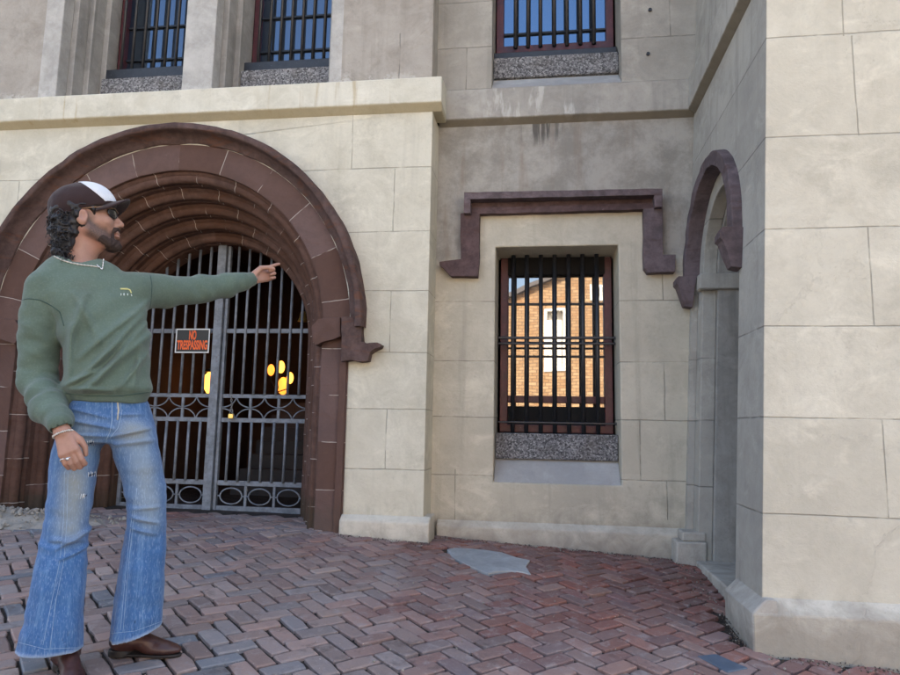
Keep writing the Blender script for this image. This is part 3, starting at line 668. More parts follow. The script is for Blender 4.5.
# the notice
def text_mesh(name, body, size, mat, parent, loc, xs=1.0, extr=0.0006, bold=0.0, width=None):
    cu = bpy.data.curves.new(name, 'FONT'); cu.body = body; cu.size = size; cu.align_x = 'CENTER'; cu.align_y = 'CENTER'; cu.extrude = extr; cu.offset = bold
    tmp = bpy.data.objects.new('tmp', cu); COL.objects.link(tmp); dg = bpy.context.evaluated_depsgraph_get(); dg.update()
    me = bpy.data.meshes.new_from_object(tmp.evaluated_get(dg)); bpy.data.objects.remove(tmp); bpy.data.curves.remove(cu)
    if width:
        w = max(v.co.x for v in me.vertices) - min(v.co.x for v in me.vertices); xs = width / w
    cx = (max(v.co.x for v in me.vertices) + min(v.co.x for v in me.vertices)) / 2; cy = (max(v.co.y for v in me.vertices) + min(v.co.y for v in me.vertices)) / 2
    for v in me.vertices: v.co = Vector(((v.co.x - cx) * xs + loc[0], loc[1] - v.co.z, (v.co.y - cy) + loc[2]))
    me.materials.clear(); me.materials.append(mat); me.name = name
    return link(bpy.data.objects.new(name, me), parent)
YS = YG - 0.045
s0 = at(174.5, 353, YS); s1 = at(210.5, 328.5, YS); sxm = (s0[0] + s1[0]) / 2; szm = (s0[2] + s1[2]) / 2; sw = s1[0] - s0[0]; sh = s1[2] - s0[2]
sg = thing('warning_sign', 'black no trespassing notice with orange letters tied to the gate', 'sign', (sxm, YS, szm))
M['sign_black'] = plain('sign black', (0.012, 0.012, 0.012), 0.45, var=0.1); M['sign_white'] = plain('sign border', (0.62, 0.62, 0.6), 0.5, var=0.05)
M['sign_orange'] = plain('sign orange', (0.75, 0.11, 0.012), 0.5, var=0.04)
bm = bmesh.new(); box(bm, sxm - sw/2, sxm + sw/2, YS, YS + 0.002, szm - sh/2, szm + sh/2); finish('sign_panel', bm, M['sign_black'], sg)
bm = bmesh.new(); prism(bm, rect(sxm - sw/2 + .002, sxm + sw/2 - .002, szm - sh/2 + .002, szm + sh/2 - .002), [rect(sxm - sw/2 + .012, sxm + sw/2 - .012, szm - sh/2 + .012, szm + sh/2 - .012)], YS - 0.0012, YS - 0.0002, XZ); finish('sign_border', bm, M['sign_white'], sg)
text_mesh('lettering', 'NO', sh * 0.50, M['sign_orange'], sg, (sxm, YS - 0.0014, szm + sh * 0.23), width=sw * 0.21, bold=0.004)
text_mesh('lettering', 'TRESPASSING', sh * 0.50, M['sign_orange'], sg, (sxm, YS - 0.0014, szm - sh * 0.17), width=sw * 0.88, bold=0.004)

# lamps burning inside the vestibule
M['flame'] = glowing('amber lamp glass', (1.0, 0.36, 0.045), 0.85); M['flame2'] = glowing('orange lamp glass', (1.0, 0.24, 0.022), 0.5)
def lantern(px, py, Y, label, hgt=0.15, w=0.10, mat='flame'):
    p = at(px, py, Y); L = thing('lantern', label, 'lamp', (p[0], p[1], p[2] - hgt / 2))
    bm = bmesh.new(); tube(bm, [(p[0], p[1], p[2] - hgt/2), (p[0], p[1], p[2] - hgt * .3), (p[0], p[1], p[2] + hgt * .35), (p[0], p[1], p[2] + hgt/2)], [w*.3, w*.48, w*.5, w*.3], 8); finish('lamp_glass', bm, M[mat], L)
    bm = bmesh.new(); tube(bm, [(p[0], p[1], p[2] + hgt/2), (p[0], p[1], p[2] + hgt * .7), (p[0], p[1], p[2] + hgt * .78)], [w*.6, w*.2, w*.05], 8)
    tube(bm, [(p[0], p[1], p[2] + hgt * .75), (p[0], p[1], vz1)], 0.006, 6); tube(bm, [(p[0], p[1], p[2] - hgt * .6), (p[0], p[1], p[2] - hgt * .5)], w * .5, 8)
    for k in range(4):
        a = k * math.pi / 2 + .4; tube(bm, [(p[0] + w*.52*math.cos(a), p[1] + w*.52*math.sin(a), p[2] + s * hgt * .5) for s in (-1, 1)], 0.005, 5)
    finish('lantern_frame', bm, M['bar'], L)
lantern(212, 383, 7.2, 'glowing amber lantern in the dark behind the notice leaf', 0.24, 0.17)
ch = at(278, 375, 7.6); CH = thing('chandelier', 'cluster of small glowing bulbs on a dark branched lamp inside', 'lamp', tuple(ch))
bm = bmesh.new(); tube(bm, [(ch[0], ch[1], ch[2] - .25), (ch[0], ch[1], vz1)], 0.010, 6)
for k, (dx, dy) in enumerate(((-7, -5), (3, -8), (12, 3), (5, 11))):
    q = at(278 + dx, 375 + dy, 7.6 + 0.08 * (k % 2)); tube(bm, [(ch[0], ch[1], ch[2] - .2), (q[0], q[1], q[2] - .12), (q[0], q[1], q[2] - .05)], 0.007, 6)
    b2 = bmesh.new(); bmesh.ops.create_uvsphere(b2, u_segments=12, v_segments=8, radius=(0.055, 0.060, 0.055, 0.085)[k], matrix=Matrix.Translation(Vector(q)) @ Matrix.Diagonal((0.75, 0.75, 1.25, 1)))
    finish('bulb', b2, M['flame2' if k in (0, 3) else 'flame'], CH, smooth=True)
finish('lamp_branch', bm, M['bar'], CH)
q = at(303, 316, 6.4); BL = thing('brass_bell', 'little polished brass bell hanging high behind the padlocked leaf', 'bell', tuple(q))
bm = bmesh.new(); tube(bm, [(q[0], q[1], q[2] + t) for t in (-.055, -.05, -.02, .02, .04, .05)], [.052, .05, .036, .03, .022, .006], 14); tube(bm, [(q[0], q[1], q[2] + .05), (q[0], q[1], vz1)], 0.004, 5); finish('bell_cup', bm, M['brass'], BL, smooth=True)
# ------------------------------------------------------------------ ground, brick pavement, street, far side
def struct(o): o['kind'] = 'structure'; return o
# sandy bed under the bricks
t = NT('pavement bed'); n = t.noise(14, 6, 0.7); c = t.mix(t.ss(n, 0.35, 0.65), (0.022, 0.017, 0.014), (0.055, 0.043, 0.035))
c = t.mix(t.m('MULTIPLY', t.ss(t.noise(70, 3, 0.7), 0.68, 0.73), 0.4), c, (0.30, 0.27, 0.23))
M['bed'] = t.done(c, 0.95, t.bump(t.noise(60, 5, 0.7), 0.8, 0.01))
bm = bmesh.new(); nx, ny = 60, 46; gx = np.linspace(-9.0, 5.0, nx); gy = np.linspace(-4.0, 7.2, ny)
V = [[bm.verts.new((x, y, ground(x, y) - 0.016 + 0.006 * mnoise.noise(Vector((x * 5, y * 5, 0))))) for x in gx] for y in gy]
for j in range(ny - 1):
    for i in range(nx - 1):
        f = bm.faces.new((V[j][i], V[j][i+1], V[j+1][i+1], V[j+1][i])); f.smooth = True
struct(finish('pavement_bed', bm, M['bed']))
# herringbone bricks
t = NT('paving brick'); r = t.isl(); x, y, z = t.sep()
big = t.noise(0.55, 3, 0.6)
redness = t.m('ADD', t.m('ADD', t.m('MULTIPLY', x, 0.17), t.m('MULTIPLY', t.m('SUBTRACT', y, 3.2), 0.15)), t.m('ADD', t.m('MULTIPLY', t.m('SUBTRACT', big, 0.5), 1.1), t.m('MULTIPLY', r, 0.30)))
cold = t.ramp(r, [(0.0, (0.155, 0.125, 0.125)), (0.2, (0.215, 0.175, 0.17)), (0.38, (0.165, 0.155, 0.165)), (0.55, (0.235, 0.175, 0.165)), (0.72, (0.195, 0.145, 0.14)), (0.86, (0.245, 0.205, 0.195)), (0.965, (0.13, 0.155, 0.19))])
warm = t.ramp(t.m('FRACT', t.m('MULTIPLY', r, 7.13)), [(0.0, (0.125, 0.062, 0.056)), (0.25, (0.185, 0.070, 0.055)), (0.45, (0.15, 0.085, 0.08)), (0.65, (0.19, 0.085, 0.068)), (0.85, (0.135, 0.078, 0.082)), (0.96, (0.19, 0.115, 0.10))])
c = t.mix(t.ss(redness, -0.10, 0.42), cold, warm)
c = t.mix(1.0, c, (1.52, 1.38, 1.22), 'MULTIPLY'); rv = t.m('FRACT', t.m('MULTIPLY', r, 31.7)); c = t.mix(t.m('MULTIPLY', rv, 0.45), c, (0.075, 0.058, 0.055))
wear = t.noise(16, 6, 0.72, dist=0.5); c = t.mix(t.m('MULTIPLY', t.ss(wear, 0.50, 0.66), 0.5), c, (0.33, 0.285, 0.265))
c = t.mix(t.m('MULTIPLY', t.ss(t.noise(7, 6, 0.75), 0.55, 0.68), 0.5), c, (0.07, 0.048, 0.04))
c = t.mix(t.m('MULTIPLY', t.ss(t.noise(90, 2, 0.6), 0.71, 0.74), 0.7), c, (0.5, 0.47, 0.43))
dirt = t.m('MULTIPLY', t.ss(t.noise(2.3, 5, 0.7), 0.54, 0.64), t.ss(y, 3.6, 4.4)); c = t.mix(t.m('MULTIPLY', dirt, 0.6), c, (0.12, 0.052, 0.036))
M['brick'] = t.done(c, t.m('MULTIPLY_ADD', wear, 0.35, 0.55), t.bump(t.m('ADD', wear, t.m('MULTIPLY', t.noise(90, 4, 0.7), 0.5)), 0.75, 0.008), spec=0.35)
bm = bmesh.new(); U_ = 0.0905; ca = math.cos(R_(45)); rb = random.Random(11)
def brick(bm, c, a, L, W):
    u = Vector((math.cos(a), math.sin(a), 0)); v = Vector((-u.y, u.x, 0)); ch = 0.003 + rb.random() * 0.004
    tilt = (rb.gauss(0, .008), rb.gauss(0, .012)); dz = rb.gauss(0, .0022); rows = []
    jit = [(rb.gauss(0, .0022), rb.gauss(0, .0022)) for _ in range(8)]
    n_ = ((-1, -1), (0, -1), (1, -1), (1, 0), (1, 1), (0, 1), (-1, 1), (-1, 0))
    for (ins, h) in ((0.0, -0.035), (0.0, -ch * 0.8), (ch, 0.0)):
        row = []
        for (i, j), (ja, jb) in zip(n_, jit):
            p = c + u * (i * (L / 2 - ins) + ja) + v * (j * (W / 2 - ins) + jb)
            if i and j: p -= (u * i + v * j) * 0.0025
            p.z = ground(p.x, p.y) + h + dz + tilt[0] * i * L / 2 + tilt[1] * j * W / 2; row.append(bm.verts.new(p))
        rows.append(row)
    for A, B in zip(rows, rows[1:]):
        for k in range(8): bm.faces.new((A[k], A[(k+1) % 8], B[(k+1) % 8], B[k]))
    bm.faces.new(rows[-1])
PATCH = [ground_hit(x, y) for x, y in ((447,550),(455,548.5),(470,549),(486,550.5),(502,553),(517,558),(530,561),(526,567),(531,575),(518,572),(508,571.5),(497,572),(488,574),(474,568.5),(460,562),(452,557))]
def in_patch(x, y):
    k = False
    for a, b in zip(PATCH, PATCH[1:] + PATCH[:1]):
        if (a[1] > y) != (b[1] > y) and x < (b[0] - a[0]) * (y - a[1]) / (b[1] - a[1]) + a[0]: k = not k
    return k
def want(x, y):
    if in_patch(x, y): return False
    if y < 0.75 or y > 5.62 or x < -6.2 or x > 2.9: return False
    if y > 4.72 and x > -1.43 and x < -0.72: return False
    if y > 4.72 and x < ACX - 1.35: return False
    if y > 5.04: return abs(x - ACX) < 1.3 and y < 5.42
    if x > 0.93 and y > 3.36 and not (y > 3.9 and x < 1.15): return False
    X_ = x * RW[0][0] + y * RW[1][0]; return True
for i in range(-130, 130):
    for j in range(-130, 130):
        k = (i - j) % 4
        if k == 0: cx, cy, a = (i + 1) * U_, (j + .5) * U_, 0.0
        elif k == 3: cx, cy, a = (i + .5) * U_, (j + 1) * U_, math.pi / 2
        else: continue
        x = cx * ca - cy * ca - 1.0; y = cx * ca + cy * ca + 2.0
        if not want(x, y): continue
        pc = RW.T @ np.array([x, y, ground(x, y)])
        if pc[2] < 0.3: continue
        sx, sy = CX + FPX * pc[0] / pc[2], CY + FPX * pc[1] / pc[2]
        if not (-330 < sx < 1230 and sy < 900): continue
        rb.random()
        brick(bm, Vector((x, y, 0)), a + R_(45) + rb.gauss(0, .010), 2 * U_ - 0.010 - rb.random() * .005, U_ - 0.010 - rb.random() * .004)
struct(finish('brick_pavement', bm, M['brick']))
# grey cement patch let into the bricks
M['patch'] = stucco('cement patch', (0.37, 0.375, 0.37), (0.25, 0.255, 0.25), streak=0.0)
pts = PATCH
bm = bmesh.new(); top = [bm.verts.new((p[0], p[1], ground(p[0], p[1]) + 0.0045 + 0.001 * rb.random())) for p in pts]; bot = [bm.verts.new((p[0], p[1], ground(p[0], p[1]) - 0.03)) for p in pts]
bm.faces.new(top)
for k in range(len(pts)): bm.faces.new((bot[k], bot[(k+1) % len(pts)], top[(k+1) % len(pts)], top[k]))
bmesh.ops.triangulate(bm, faces=[f for f in bm.faces if len(f.verts) > 4]); struct(finish('cement_patch', bm, M['patch'], bevel=0.004))
M['blue_brick'] = plain('blue glazed brick', (0.075, 0.10, 0.135), .6, var=.4, scale=14)
bm = bmesh.new(); q4 = [ground_hit(x, y) for x, y in ((697,657),(716,655),(748,669),(728,673))]
top = [bm.verts.new((p[0], p[1], ground(p[0], p[1]) + .006)) for p in q4]; bot = [bm.verts.new((p[0], p[1], ground(p[0], p[1]) - .03)) for p in q4]; bm.faces.new(top)
for k in range(4): bm.faces.new((bot[k], bot[(k+1) % 4], top[(k+1) % 4], top[k]))
struct(finish('blue_paver', bm, M['blue_brick'], bevel=0.004))
# gritty dirt swept against the walls, mortar crumbs over the bricks
M['grit'] = plain('mortar grit', (0.27, 0.245, 0.205), 0.95, var=0.5, scale=40); M['soil'] = plain('dark soil', (0.085, 0.066, 0.052), 0.95, var=0.6, scale=30)
def crumb(bm, p, s):
    vs = bmesh.ops.create_icosphere(bm, subdivisions=1, radius=s, matrix=Matrix.Translation(p))['verts']
    for v in vs: v.co = p + (v.co - p) * (0.6 + rb.random() * 0.7) * Vector((1, 1, 0.6)).length / 1.5
def wall_crumbs(bm, x0, y0, x1, y1, n, spread, smin, smax):
    dx, dy = x1 - x0, y1 - y0; L = math.hypot(dx, dy); nx_, ny_ = dy / L, -dx / L
    for _ in range(n):
        q = rb.random(); d = abs(rb.gauss(0, spread)); x = x0 + dx * q + nx_ * d; y = y0 + dy * q + ny_ * d
        crumb(bm, Vector((x, y, ground(x, y) + 0.003)), (smin + (smax - smin) * rb.random() ** 4) * .7)
bm = bmesh.new(); b2 = bmesh.new()
for B_, k in ((bm, 0.6), (b2, 1.0)):
    wall_crumbs(B_, -0.72, 5.04, 1.0, 5.04, int(420 * k), 0.06, .002, .008); wall_crumbs(B_, -1.42, 4.73, -0.73, 4.73, int(160 * k), 0.05, .002, .008)
    wall_crumbs(B_, 0.98, 3.33, 2.6, 3.33, int(300 * k), 0.05, .002, .009); wall_crumbs(B_, 0.96, 3.85, 0.93, 3.34, int(120 * k), 0.03, .002, .008)
    wall_crumbs(B_, 1.0, 5.0, 0.95, 3.9, int(150 * k), 0.06, .002, .009)
for _ in range(260):
    x = rb.uniform(-2.6, 1.6); y = rb.uniform(2.0, 5.0); crumb(bm, Vector((x, y, ground(x, y) + 0.003)), 0.0015 + 0.005 * rb.random() ** 4)
o = finish('mortar_crumbs', bm, M['grit']); o['kind'] = 'stuff'; o['label'] = 'pale mortar crumbs scattered over the bricks and wall feet'
o = finish('dark_soil', b2, M['soil']); o['kind'] = 'stuff'; o['label'] = 'dark soil gathered along the foot of the walls'
# heap of broken mortar at the foot of the arch
bm = bmesh.new()
hc = [(-4.15, 4.62, .30, .07), (-3.85, 4.56, .24, .06), (-3.55, 4.60, .22, .065), (-3.3, 4.66, .2, .04), (-4.5, 4.6, .3, .09), (-4.9, 4.55, .3, .08)]
def heap(x, y): return sum(h * math.exp(-(((x - a) / r) ** 2 + ((y - b) / (r * .8)) ** 2)) for a, b, r, h in hc)
n1, n2 = 70, 26; xs = np.linspace(-5.3, -2.9, n1); ys = np.linspace(4.1, 4.95, n2)
g = [[bm.verts.new((x, y, ground(x, y) - .02 + heap(x, y) + .02 * mnoise.noise(Vector((x * 14, y * 14, 0))))) for x in xs] for y in ys]
for j in range(n2 - 1):
    for i in range(n1 - 1): bm.faces.new((g[j][i], g[j][i+1], g[j+1][i+1], g[j+1][i]))
for _ in range(700):
    a, b, r, h = rb.choice(hc); x = a + rb.gauss(0, r * .8); y = b + rb.gauss(0, r * .55)
    if y < 4.85: crumb(bm, Vector((x, y, ground(x, y) + heap(x, y) * 0.95)), .004 + .018 * rb.random() ** 3)
o = finish('rubble', bm, M['grit']); o['kind'] = 'stuff'; o['label'] = 'pale heap of broken mortar at the foot of the arch'
# street and far pavement (seen only in the window glass)
M['asphalt'] = plain('asphalt', (0.19, 0.18, 0.165), 0.9, var=0.3, scale=30); M['concrete'] = plain('far concrete', (0.36, 0.34, 0.31), 0.9, var=0.2, scale=6)
zroad = ground(0, -4.0) - 0.13
def sheet(nm, x0, x1, y0, y1, z, m):
    bm = bmesh.new(); bm.faces.new([bm.verts.new(p) for p in ((x0, y0, z), (x1, y0, z), (x1, y1, z), (x0, y1, z))]); return struct(finish(nm, bm, m))
sheet('ground', -300, 300, -300, 300, zroad - 0.06, M['soil']); sheet('road', -90, 90, -12.0, -3.9, zroad, M['asphalt']); sheet('far_pavement', -90, 90, -27.0, -12.01, zroad + 0.12, M['concrete'])
bm = bmesh.new(); box(bm, -60, 60, -4.15, -3.95, zroad - .1, ground(0, -4) - 0.01); struct(finish('kerb', bm, M['concrete'], bevel=0.015))
# sunlit brick house across the street, mirrored in the panes
t = NT('orange house brick'); bt = t.N.new('ShaderNodeTexBrick'); x, y, z = t.sep(); t.put(bt.inputs['Vector'], t.comb(x, z, 0.0))
bt.inputs['Scale'].default_value = 1.0; bt.inputs['Brick Width'].default_value = 0.30; bt.inputs['Row Height'].default_value = 0.12; bt.inputs['Mortar Size'].default_value = 0.016
bt.inputs['Color1'].default_value = (0.29, 0.165, 0.078, 1); bt.inputs['Color2'].default_value = (0.41, 0.275, 0.155, 1); bt.inputs['Mortar'].default_value = (0.16, 0.10, 0.06, 1)
c = t.mix(t.m('MULTIPLY', t.ss(t.noise(0.8, 5), 0.45, 0.7), 0.5), bt.outputs[0], (0.34, 0.17, 0.07)); M['house_brick'] = t.done(c, 0.85)
M['house_white'] = plain('white house paint', (0.80, 0.77, 0.70), 0.6, var=0.06, scale=3); M['house_roof'] = plain('slate roof', (0.10, 0.09, 0.09), 0.8)
M['house_dark'] = plain('house glass', (0.05, 0.06, 0.07), 0.2)
YO = -16.0
def mirror_pt(px, py):                                   # point on the far facade that the pane shows at this pixel
    p = at(px, py, 1.0); L = 2 * (YC + 0.415) - YO; return (p[0] * L, p[2] * L)
H = thing('brick_house', 'sunlit orange brick house with a gable, mirrored in the barred window', 'house', (2.0, YO, zroad + .12))
eL = mirror_pt(503, 303); ap = mirror_pt(604, 260); x0 = eL[0] - 0.3
z0 = zroad + 0.12; xr = 2 * ap[0] - x0
wx0, wz1 = mirror_pt(544, 308); wx1, wz0 = mirror_pt(565, 372)
w2x0, w2z1 = mirror_pt(590, 284); w2x1, w2z0 = mirror_pt(612, 300)
bm = bmesh.new(); holes = [rect(wx0, wx1, wz0, wz1), rect(w2x0, w2x1, w2z0, w2z1)]
prism(bm, [(x0, z0), (xr, z0), (xr, eL[1]), (ap[0], ap[1] + .05), (x0, eL[1])], holes, YO, YO - 0.4, XZ); finish('wall', bm, M['house_brick'], H)
bm = bmesh.new(); box(bm, x0, x0 + .3, YO - 9, YO - .41, z0, eL[1]); box(bm, xr - .3, xr, YO - 9, YO - .41, z0, eL[1]); box(bm, x0, xr, YO - 9.3, YO - 9.01, z0, eL[1]); finish('wall', bm, M['house_brick'], H)
bm = bmesh.new(); prism(bm, [(x0 - .3, eL[1] - .1), (ap[0], ap[1] + .07), (xr + .3, eL[1] - .1), (xr + .3, eL[1] + .08), (ap[0], ap[1] + .25), (x0 - .3, eL[1] + .08)], [], YO + 0.25, YO - 9.4, XZ); finish('roof', bm, M['house_roof'], H)
for (a, b, c_, d) in ((wx0, wx1, wz0, wz1), (w2x0, w2x1, w2z0, w2z1)):
    bm = bmesh.new(); prism(bm, rect(a, b, c_, d), [rect(a + .1, (a+b)/2 - .04, c_ + .1, d - .1), rect((a+b)/2 + .04, b - .1, c_ + .1, d - .1)], YO + 0.03, YO - .2, XZ); f = finish('window', bm, M['house_white'], H)
    bm = bmesh.new(); box(bm, a + .02, b - .02, YO - .35, YO - .3, c_ + .02, d - .02); finish('blind', bm, M['house_white'], f)
# pale rendered neighbours along the far side
for k, (a, b, hgt, dy, m_, lab_) in enumerate(((xr + 3.5, xr + 15, 8.5, 0.5, 'house_white', 'white rendered house beside the brick house across the street'), (x0 - 18, x0 - 5.5, 5.2, -1.0, 'concrete', 'low grey house with a flat roof across the street'))):
    Hn = thing('town_house', lab_, 'house', ((a + b) / 2, YO - dy, z0)); hs = []
    for fl in range(2 if hgt > 6 else 1):
        for i in range(4): xx = a + (b - a) * (i + .5) / 4; hs.append(rect(xx - .55, xx + .55, z0 + 1.2 + 3.4 * fl, z0 + 3.0 + 3.4 * fl))
    bm = bmesh.new(); prism(bm, rect(a, b, z0, z0 + hgt), hs, YO - dy, YO - dy - .3, XZ); box(bm, a, b, YO - dy - 9, YO - dy - .6, z0, z0 + hgt - .3); finish('wall', bm, M[m_], Hn)
    bm = bmesh.new(); box(bm, a - .2, b + .2, YO - dy - 9.2, YO - dy + .25, z0 + hgt + .004, z0 + hgt + .25); finish('roof', bm, M['house_roof'], Hn)
    for hrect in hs:
        bm = bmesh.new(); prism(bm, hrect, [[(u + (.07 if i in (0, 3) else -.07), v + (.07 if i < 2 else -.07)) for i, (u, v) in enumerate(hrect)]], YO - dy - .1, YO - dy - .2, XZ); f = finish('window', bm, M['house_white'], Hn)
        bm = bmesh.new(); (a0, c0), (b0, _), (_, d0), _2 = hrect; box(bm, a0 + .01, b0 - .01, YO - dy - .24, YO - dy - .22, c0 + .01, d0 - .01); finish('pane', bm, M['house_dark'], f)

# ------------------------------------------------------------------ daylight
SUN_EL, SUN_AZ = 48.0, 8.0                                # high behind the jail: its street front is in open shade
w = bpy.data.worlds.new('World'); scene.world = w; w.use_nodes = True; wt = w.node_tree
bg = wt.nodes['Background']; sky = wt.nodes.new('ShaderNodeTexSky'); sky.sky_type = 'NISHITA'; sky.sun_disc = False
sky.sun_elevation = R_(SUN_EL); sky.sun_rotation = R_(SUN_AZ); sky.air_density = 1.0; sky.dust_density = 5.0; sky.ozone_density = 0.35
wt.links.new(sky.outputs[0], bg.inputs[0]); bg.inputs[1].default_value = 0.13
sl = bpy.data.lights.new('sun', 'SUN'); sl.energy = 4.5; sl.angle = R_(0.53); sl.color = (1.0, 0.92, 0.77)
so = bpy.data.objects.new('sun', sl); COL.objects.link(so)
d = Vector((math.sin(R_(SUN_AZ)) * math.cos(R_(SUN_EL)), math.cos(R_(SUN_AZ)) * math.cos(R_(SUN_EL)), math.sin(R_(SUN_EL))))
so.rotation_euler = d.to_track_quat('Z', 'Y').to_euler()
scene.view_settings.view_transform = 'Standard'; scene.view_settings.look = 'None'; scene.view_settings.gamma = 1.0; scene.view_settings.exposure = 2.55
scene.cycles.max_bounces = 8; scene.cycles.diffuse_bounces = 5; scene.cycles.glossy_bounces = 4; scene.cycles.use_denoising = True
scene.cycles.sample_clamp_indirect = 6.0
# ------------------------------------------------------------------ the man: distance fields turned into meshes
def _hash(ix, iy, iz, seed):
    h = (ix.astype(np.int64) * 374761393 + iy.astype(np.int64) * 668265263 + iz.astype(np.int64) * 2147483647 + seed * 974711) & 0xFFFFFFFF
    h = ((h ^ (h >> 13)) * 1274126177) & 0xFFFFFFFF; h = h ^ (h >> 16); return (h & 0xFFFF) / 65535.0
def vnoise(P, seed=0):
    i = np.floor(P); f = P - i; f = f * f * (3 - 2 * f); i = i.astype(np.int64); x, y, z = i[:, 0], i[:, 1], i[:, 2]; o = 0
    for dx in (0, 1):
        wx = f[:, 0] if dx else 1 - f[:, 0]
        for dy in (0, 1):
            wy = f[:, 1] if dy else 1 - f[:, 1]
            for dz in (0, 1):
                wz = f[:, 2] if dz else 1 - f[:, 2]; o = o + wx * wy * wz * _hash(x + dx, y + dy, z + dz, seed)
    return o * 2 - 1
def nets(f, lo, hi, h, B=10, slack=1.3):
    lo = np.array(lo, float); hi = np.array(hi, float); nb = np.ceil((hi - lo) / (h * B)).astype(int)
    gi = np.stack(np.meshgrid(*[np.arange(n) for n in nb], indexing='ij'), -1).reshape(-1, 3)
    d = f(lo + (gi + 0.5) * B * h); gi = gi[np.abs(d) < B * h * 0.87 * slack + 0.012]
    loc = np.stack(np.meshgrid(*[np.arange(B + 1)] * 3, indexing='ij'), -1).reshape(-1, 3)
    N = nb * B + 3; cid, cpos, edges = [], [], []
    def key(a): return (a[..., 0] * N[1] + a[..., 1]) * N[2] + a[..., 2]
    C8 = np.array([[a, b, c] for a in (0, 1) for b in (0, 1) for c in (0, 1)])
    E12 = [(a, b) for a in range(8) for b in range(a + 1, 8) if np.abs(C8[a] - C8[b]).sum() == 1]
    for s in range(0, len(gi), 120):
        g = gi[s:s + 120]; idx = g[:, None, :] * B + loc[None]
        v = f((lo + idx * h).reshape(-1, 3)).reshape(len(g), B + 1, B + 1, B + 1)
        c = [v[:, a:a + B, b:b + B, e:e + B] for a, b, e in C8]; sg = np.stack([q < 0 for q in c], -1)
        act = sg.any(-1) & ~sg.all(-1); bi, i, j, k = np.nonzero(act)
        if len(bi) == 0: continue
        vals = np.stack([q[act] for q in c], -1); acc = np.zeros((len(bi), 3)); cnt = np.zeros(len(bi))
        for a, b in E12:
            va, vb = vals[:, a], vals[:, b]; m = (va < 0) != (vb < 0); t = np.where(m, va / np.where(m, va - vb, 1), 0)
            acc += m[:, None] * (C8[a] + t[:, None] * (C8[b] - C8[a])); cnt += m
        cell = g[bi] * B + np.stack([i, j, k], -1); cid.append(key(cell)); cpos.append(lo + (cell + acc / cnt[:, None]) * h)
        for ax in range(3):                     # crossing edges owned by this block
            sl0 = [slice(None)] + [slice(0, B)] * 3; sl1 = list(sl0); sl1[ax + 1] = slice(1, B + 1)
            a_, b_ = v[tuple(sl0)], v[tuple(sl1)]; m = (a_ < 0) != (b_ < 0); bb, i2, j2, k2 = np.nonzero(m)
            edges.append((ax, g[bb] * B + np.stack([i2, j2, k2], -1), a_[m] < 0))
    cid = np.concatenate(cid); cpos = np.concatenate(cpos); order = np.argsort(cid); cid, cpos = cid[order], cpos[order]
    Q = []
    for ax, p, neg in edges:
        u, w = [(1, 2), (2, 0), (0, 1)][ax]; eu = np.eye(3, dtype=int)[u]; ew = np.eye(3, dtype=int)[w]
        q = np.stack([key(p - eu - ew), key(p - ew), key(p), key(p - eu)], -1)
        ii = np.searchsorted(cid, q); ii = np.clip(ii, 0, len(cid) - 1); ok = (cid[ii] == q).all(-1) & (p > 0).all(-1)
        ii = ii[ok]; fl = ~neg[ok]; ii[fl] = ii[fl][:, ::-1]; Q.append(ii)
    return cpos, np.concatenate(Q)
def mesh_from(name, V, Q, mat, parent, attrs=None, smooth_it=0):
    me = bpy.data.meshes.new(name); me.vertices.add(len(V)); me.vertices.foreach_set('co', V.astype(np.float32).ravel())
    me.loops.add(Q.size); me.loops.foreach_set('vertex_index', Q.astype(np.int32).ravel()); me.polygons.add(len(Q))
    me.polygons.foreach_set('loop_start', np.arange(0, Q.size, 4, dtype=np.int32))
    me.polygons.foreach_set('use_smooth', np.ones(len(Q), dtype=bool)); me.update(calc_edges=True); me.validate()
    for k, a in (attrs or {}).items():
        at_ = me.attributes.new(k, 'FLOAT', 'POINT'); at_.data.foreach_set('value', a.astype(np.float32))
    me.materials.append(mat); return link(bpy.data.objects.new(name, me), parent)
def smin(a, b, k):
    h = np.clip(0.5 + 0.5 * (b - a) / k, 0, 1); return b + (a - b) * h - k * h * (1 - h)
def smax(a, b, k): return -smin(-a, -b, k)
def sph(P, c, r): return np.linalg.norm(P - c, axis=1) - r
def ell(P, c, r):
    q = (P - c) / np.array(r); k = np.linalg.norm(q, axis=1); g = np.linalg.norm(q / np.array(r), axis=1) + 1e-9; return k * (k - 1) / g
def cap(P, a, b, r1, r2=None):
    a = np.asarray(a, float); b = np.asarray(b, float); r2 = r1 if r2 is None else r2; ab = b - a
    t = np.clip((P - a) @ ab / (ab @ ab + 1e-12), 0, 1); return np.linalg.norm(P - a - t[:, None] * ab, axis=1) - (r1 + (r2 - r1) * t)
def chain(P, pts, rs, k=0.0):
    d = None
    for i in range(len(pts) - 1):
        c = cap(P, pts[i], pts[i + 1], rs[i], rs[i + 1]); d = c if d is None else (np.minimum(d, c) if k == 0 else smin(d, c, k))
    return d
def frame_map(o, X, Y, Z):
    A = np.stack([X, Y, Z]); return lambda P: (P - o) @ A.T, lambda L: np.asarray(L) @ A + o

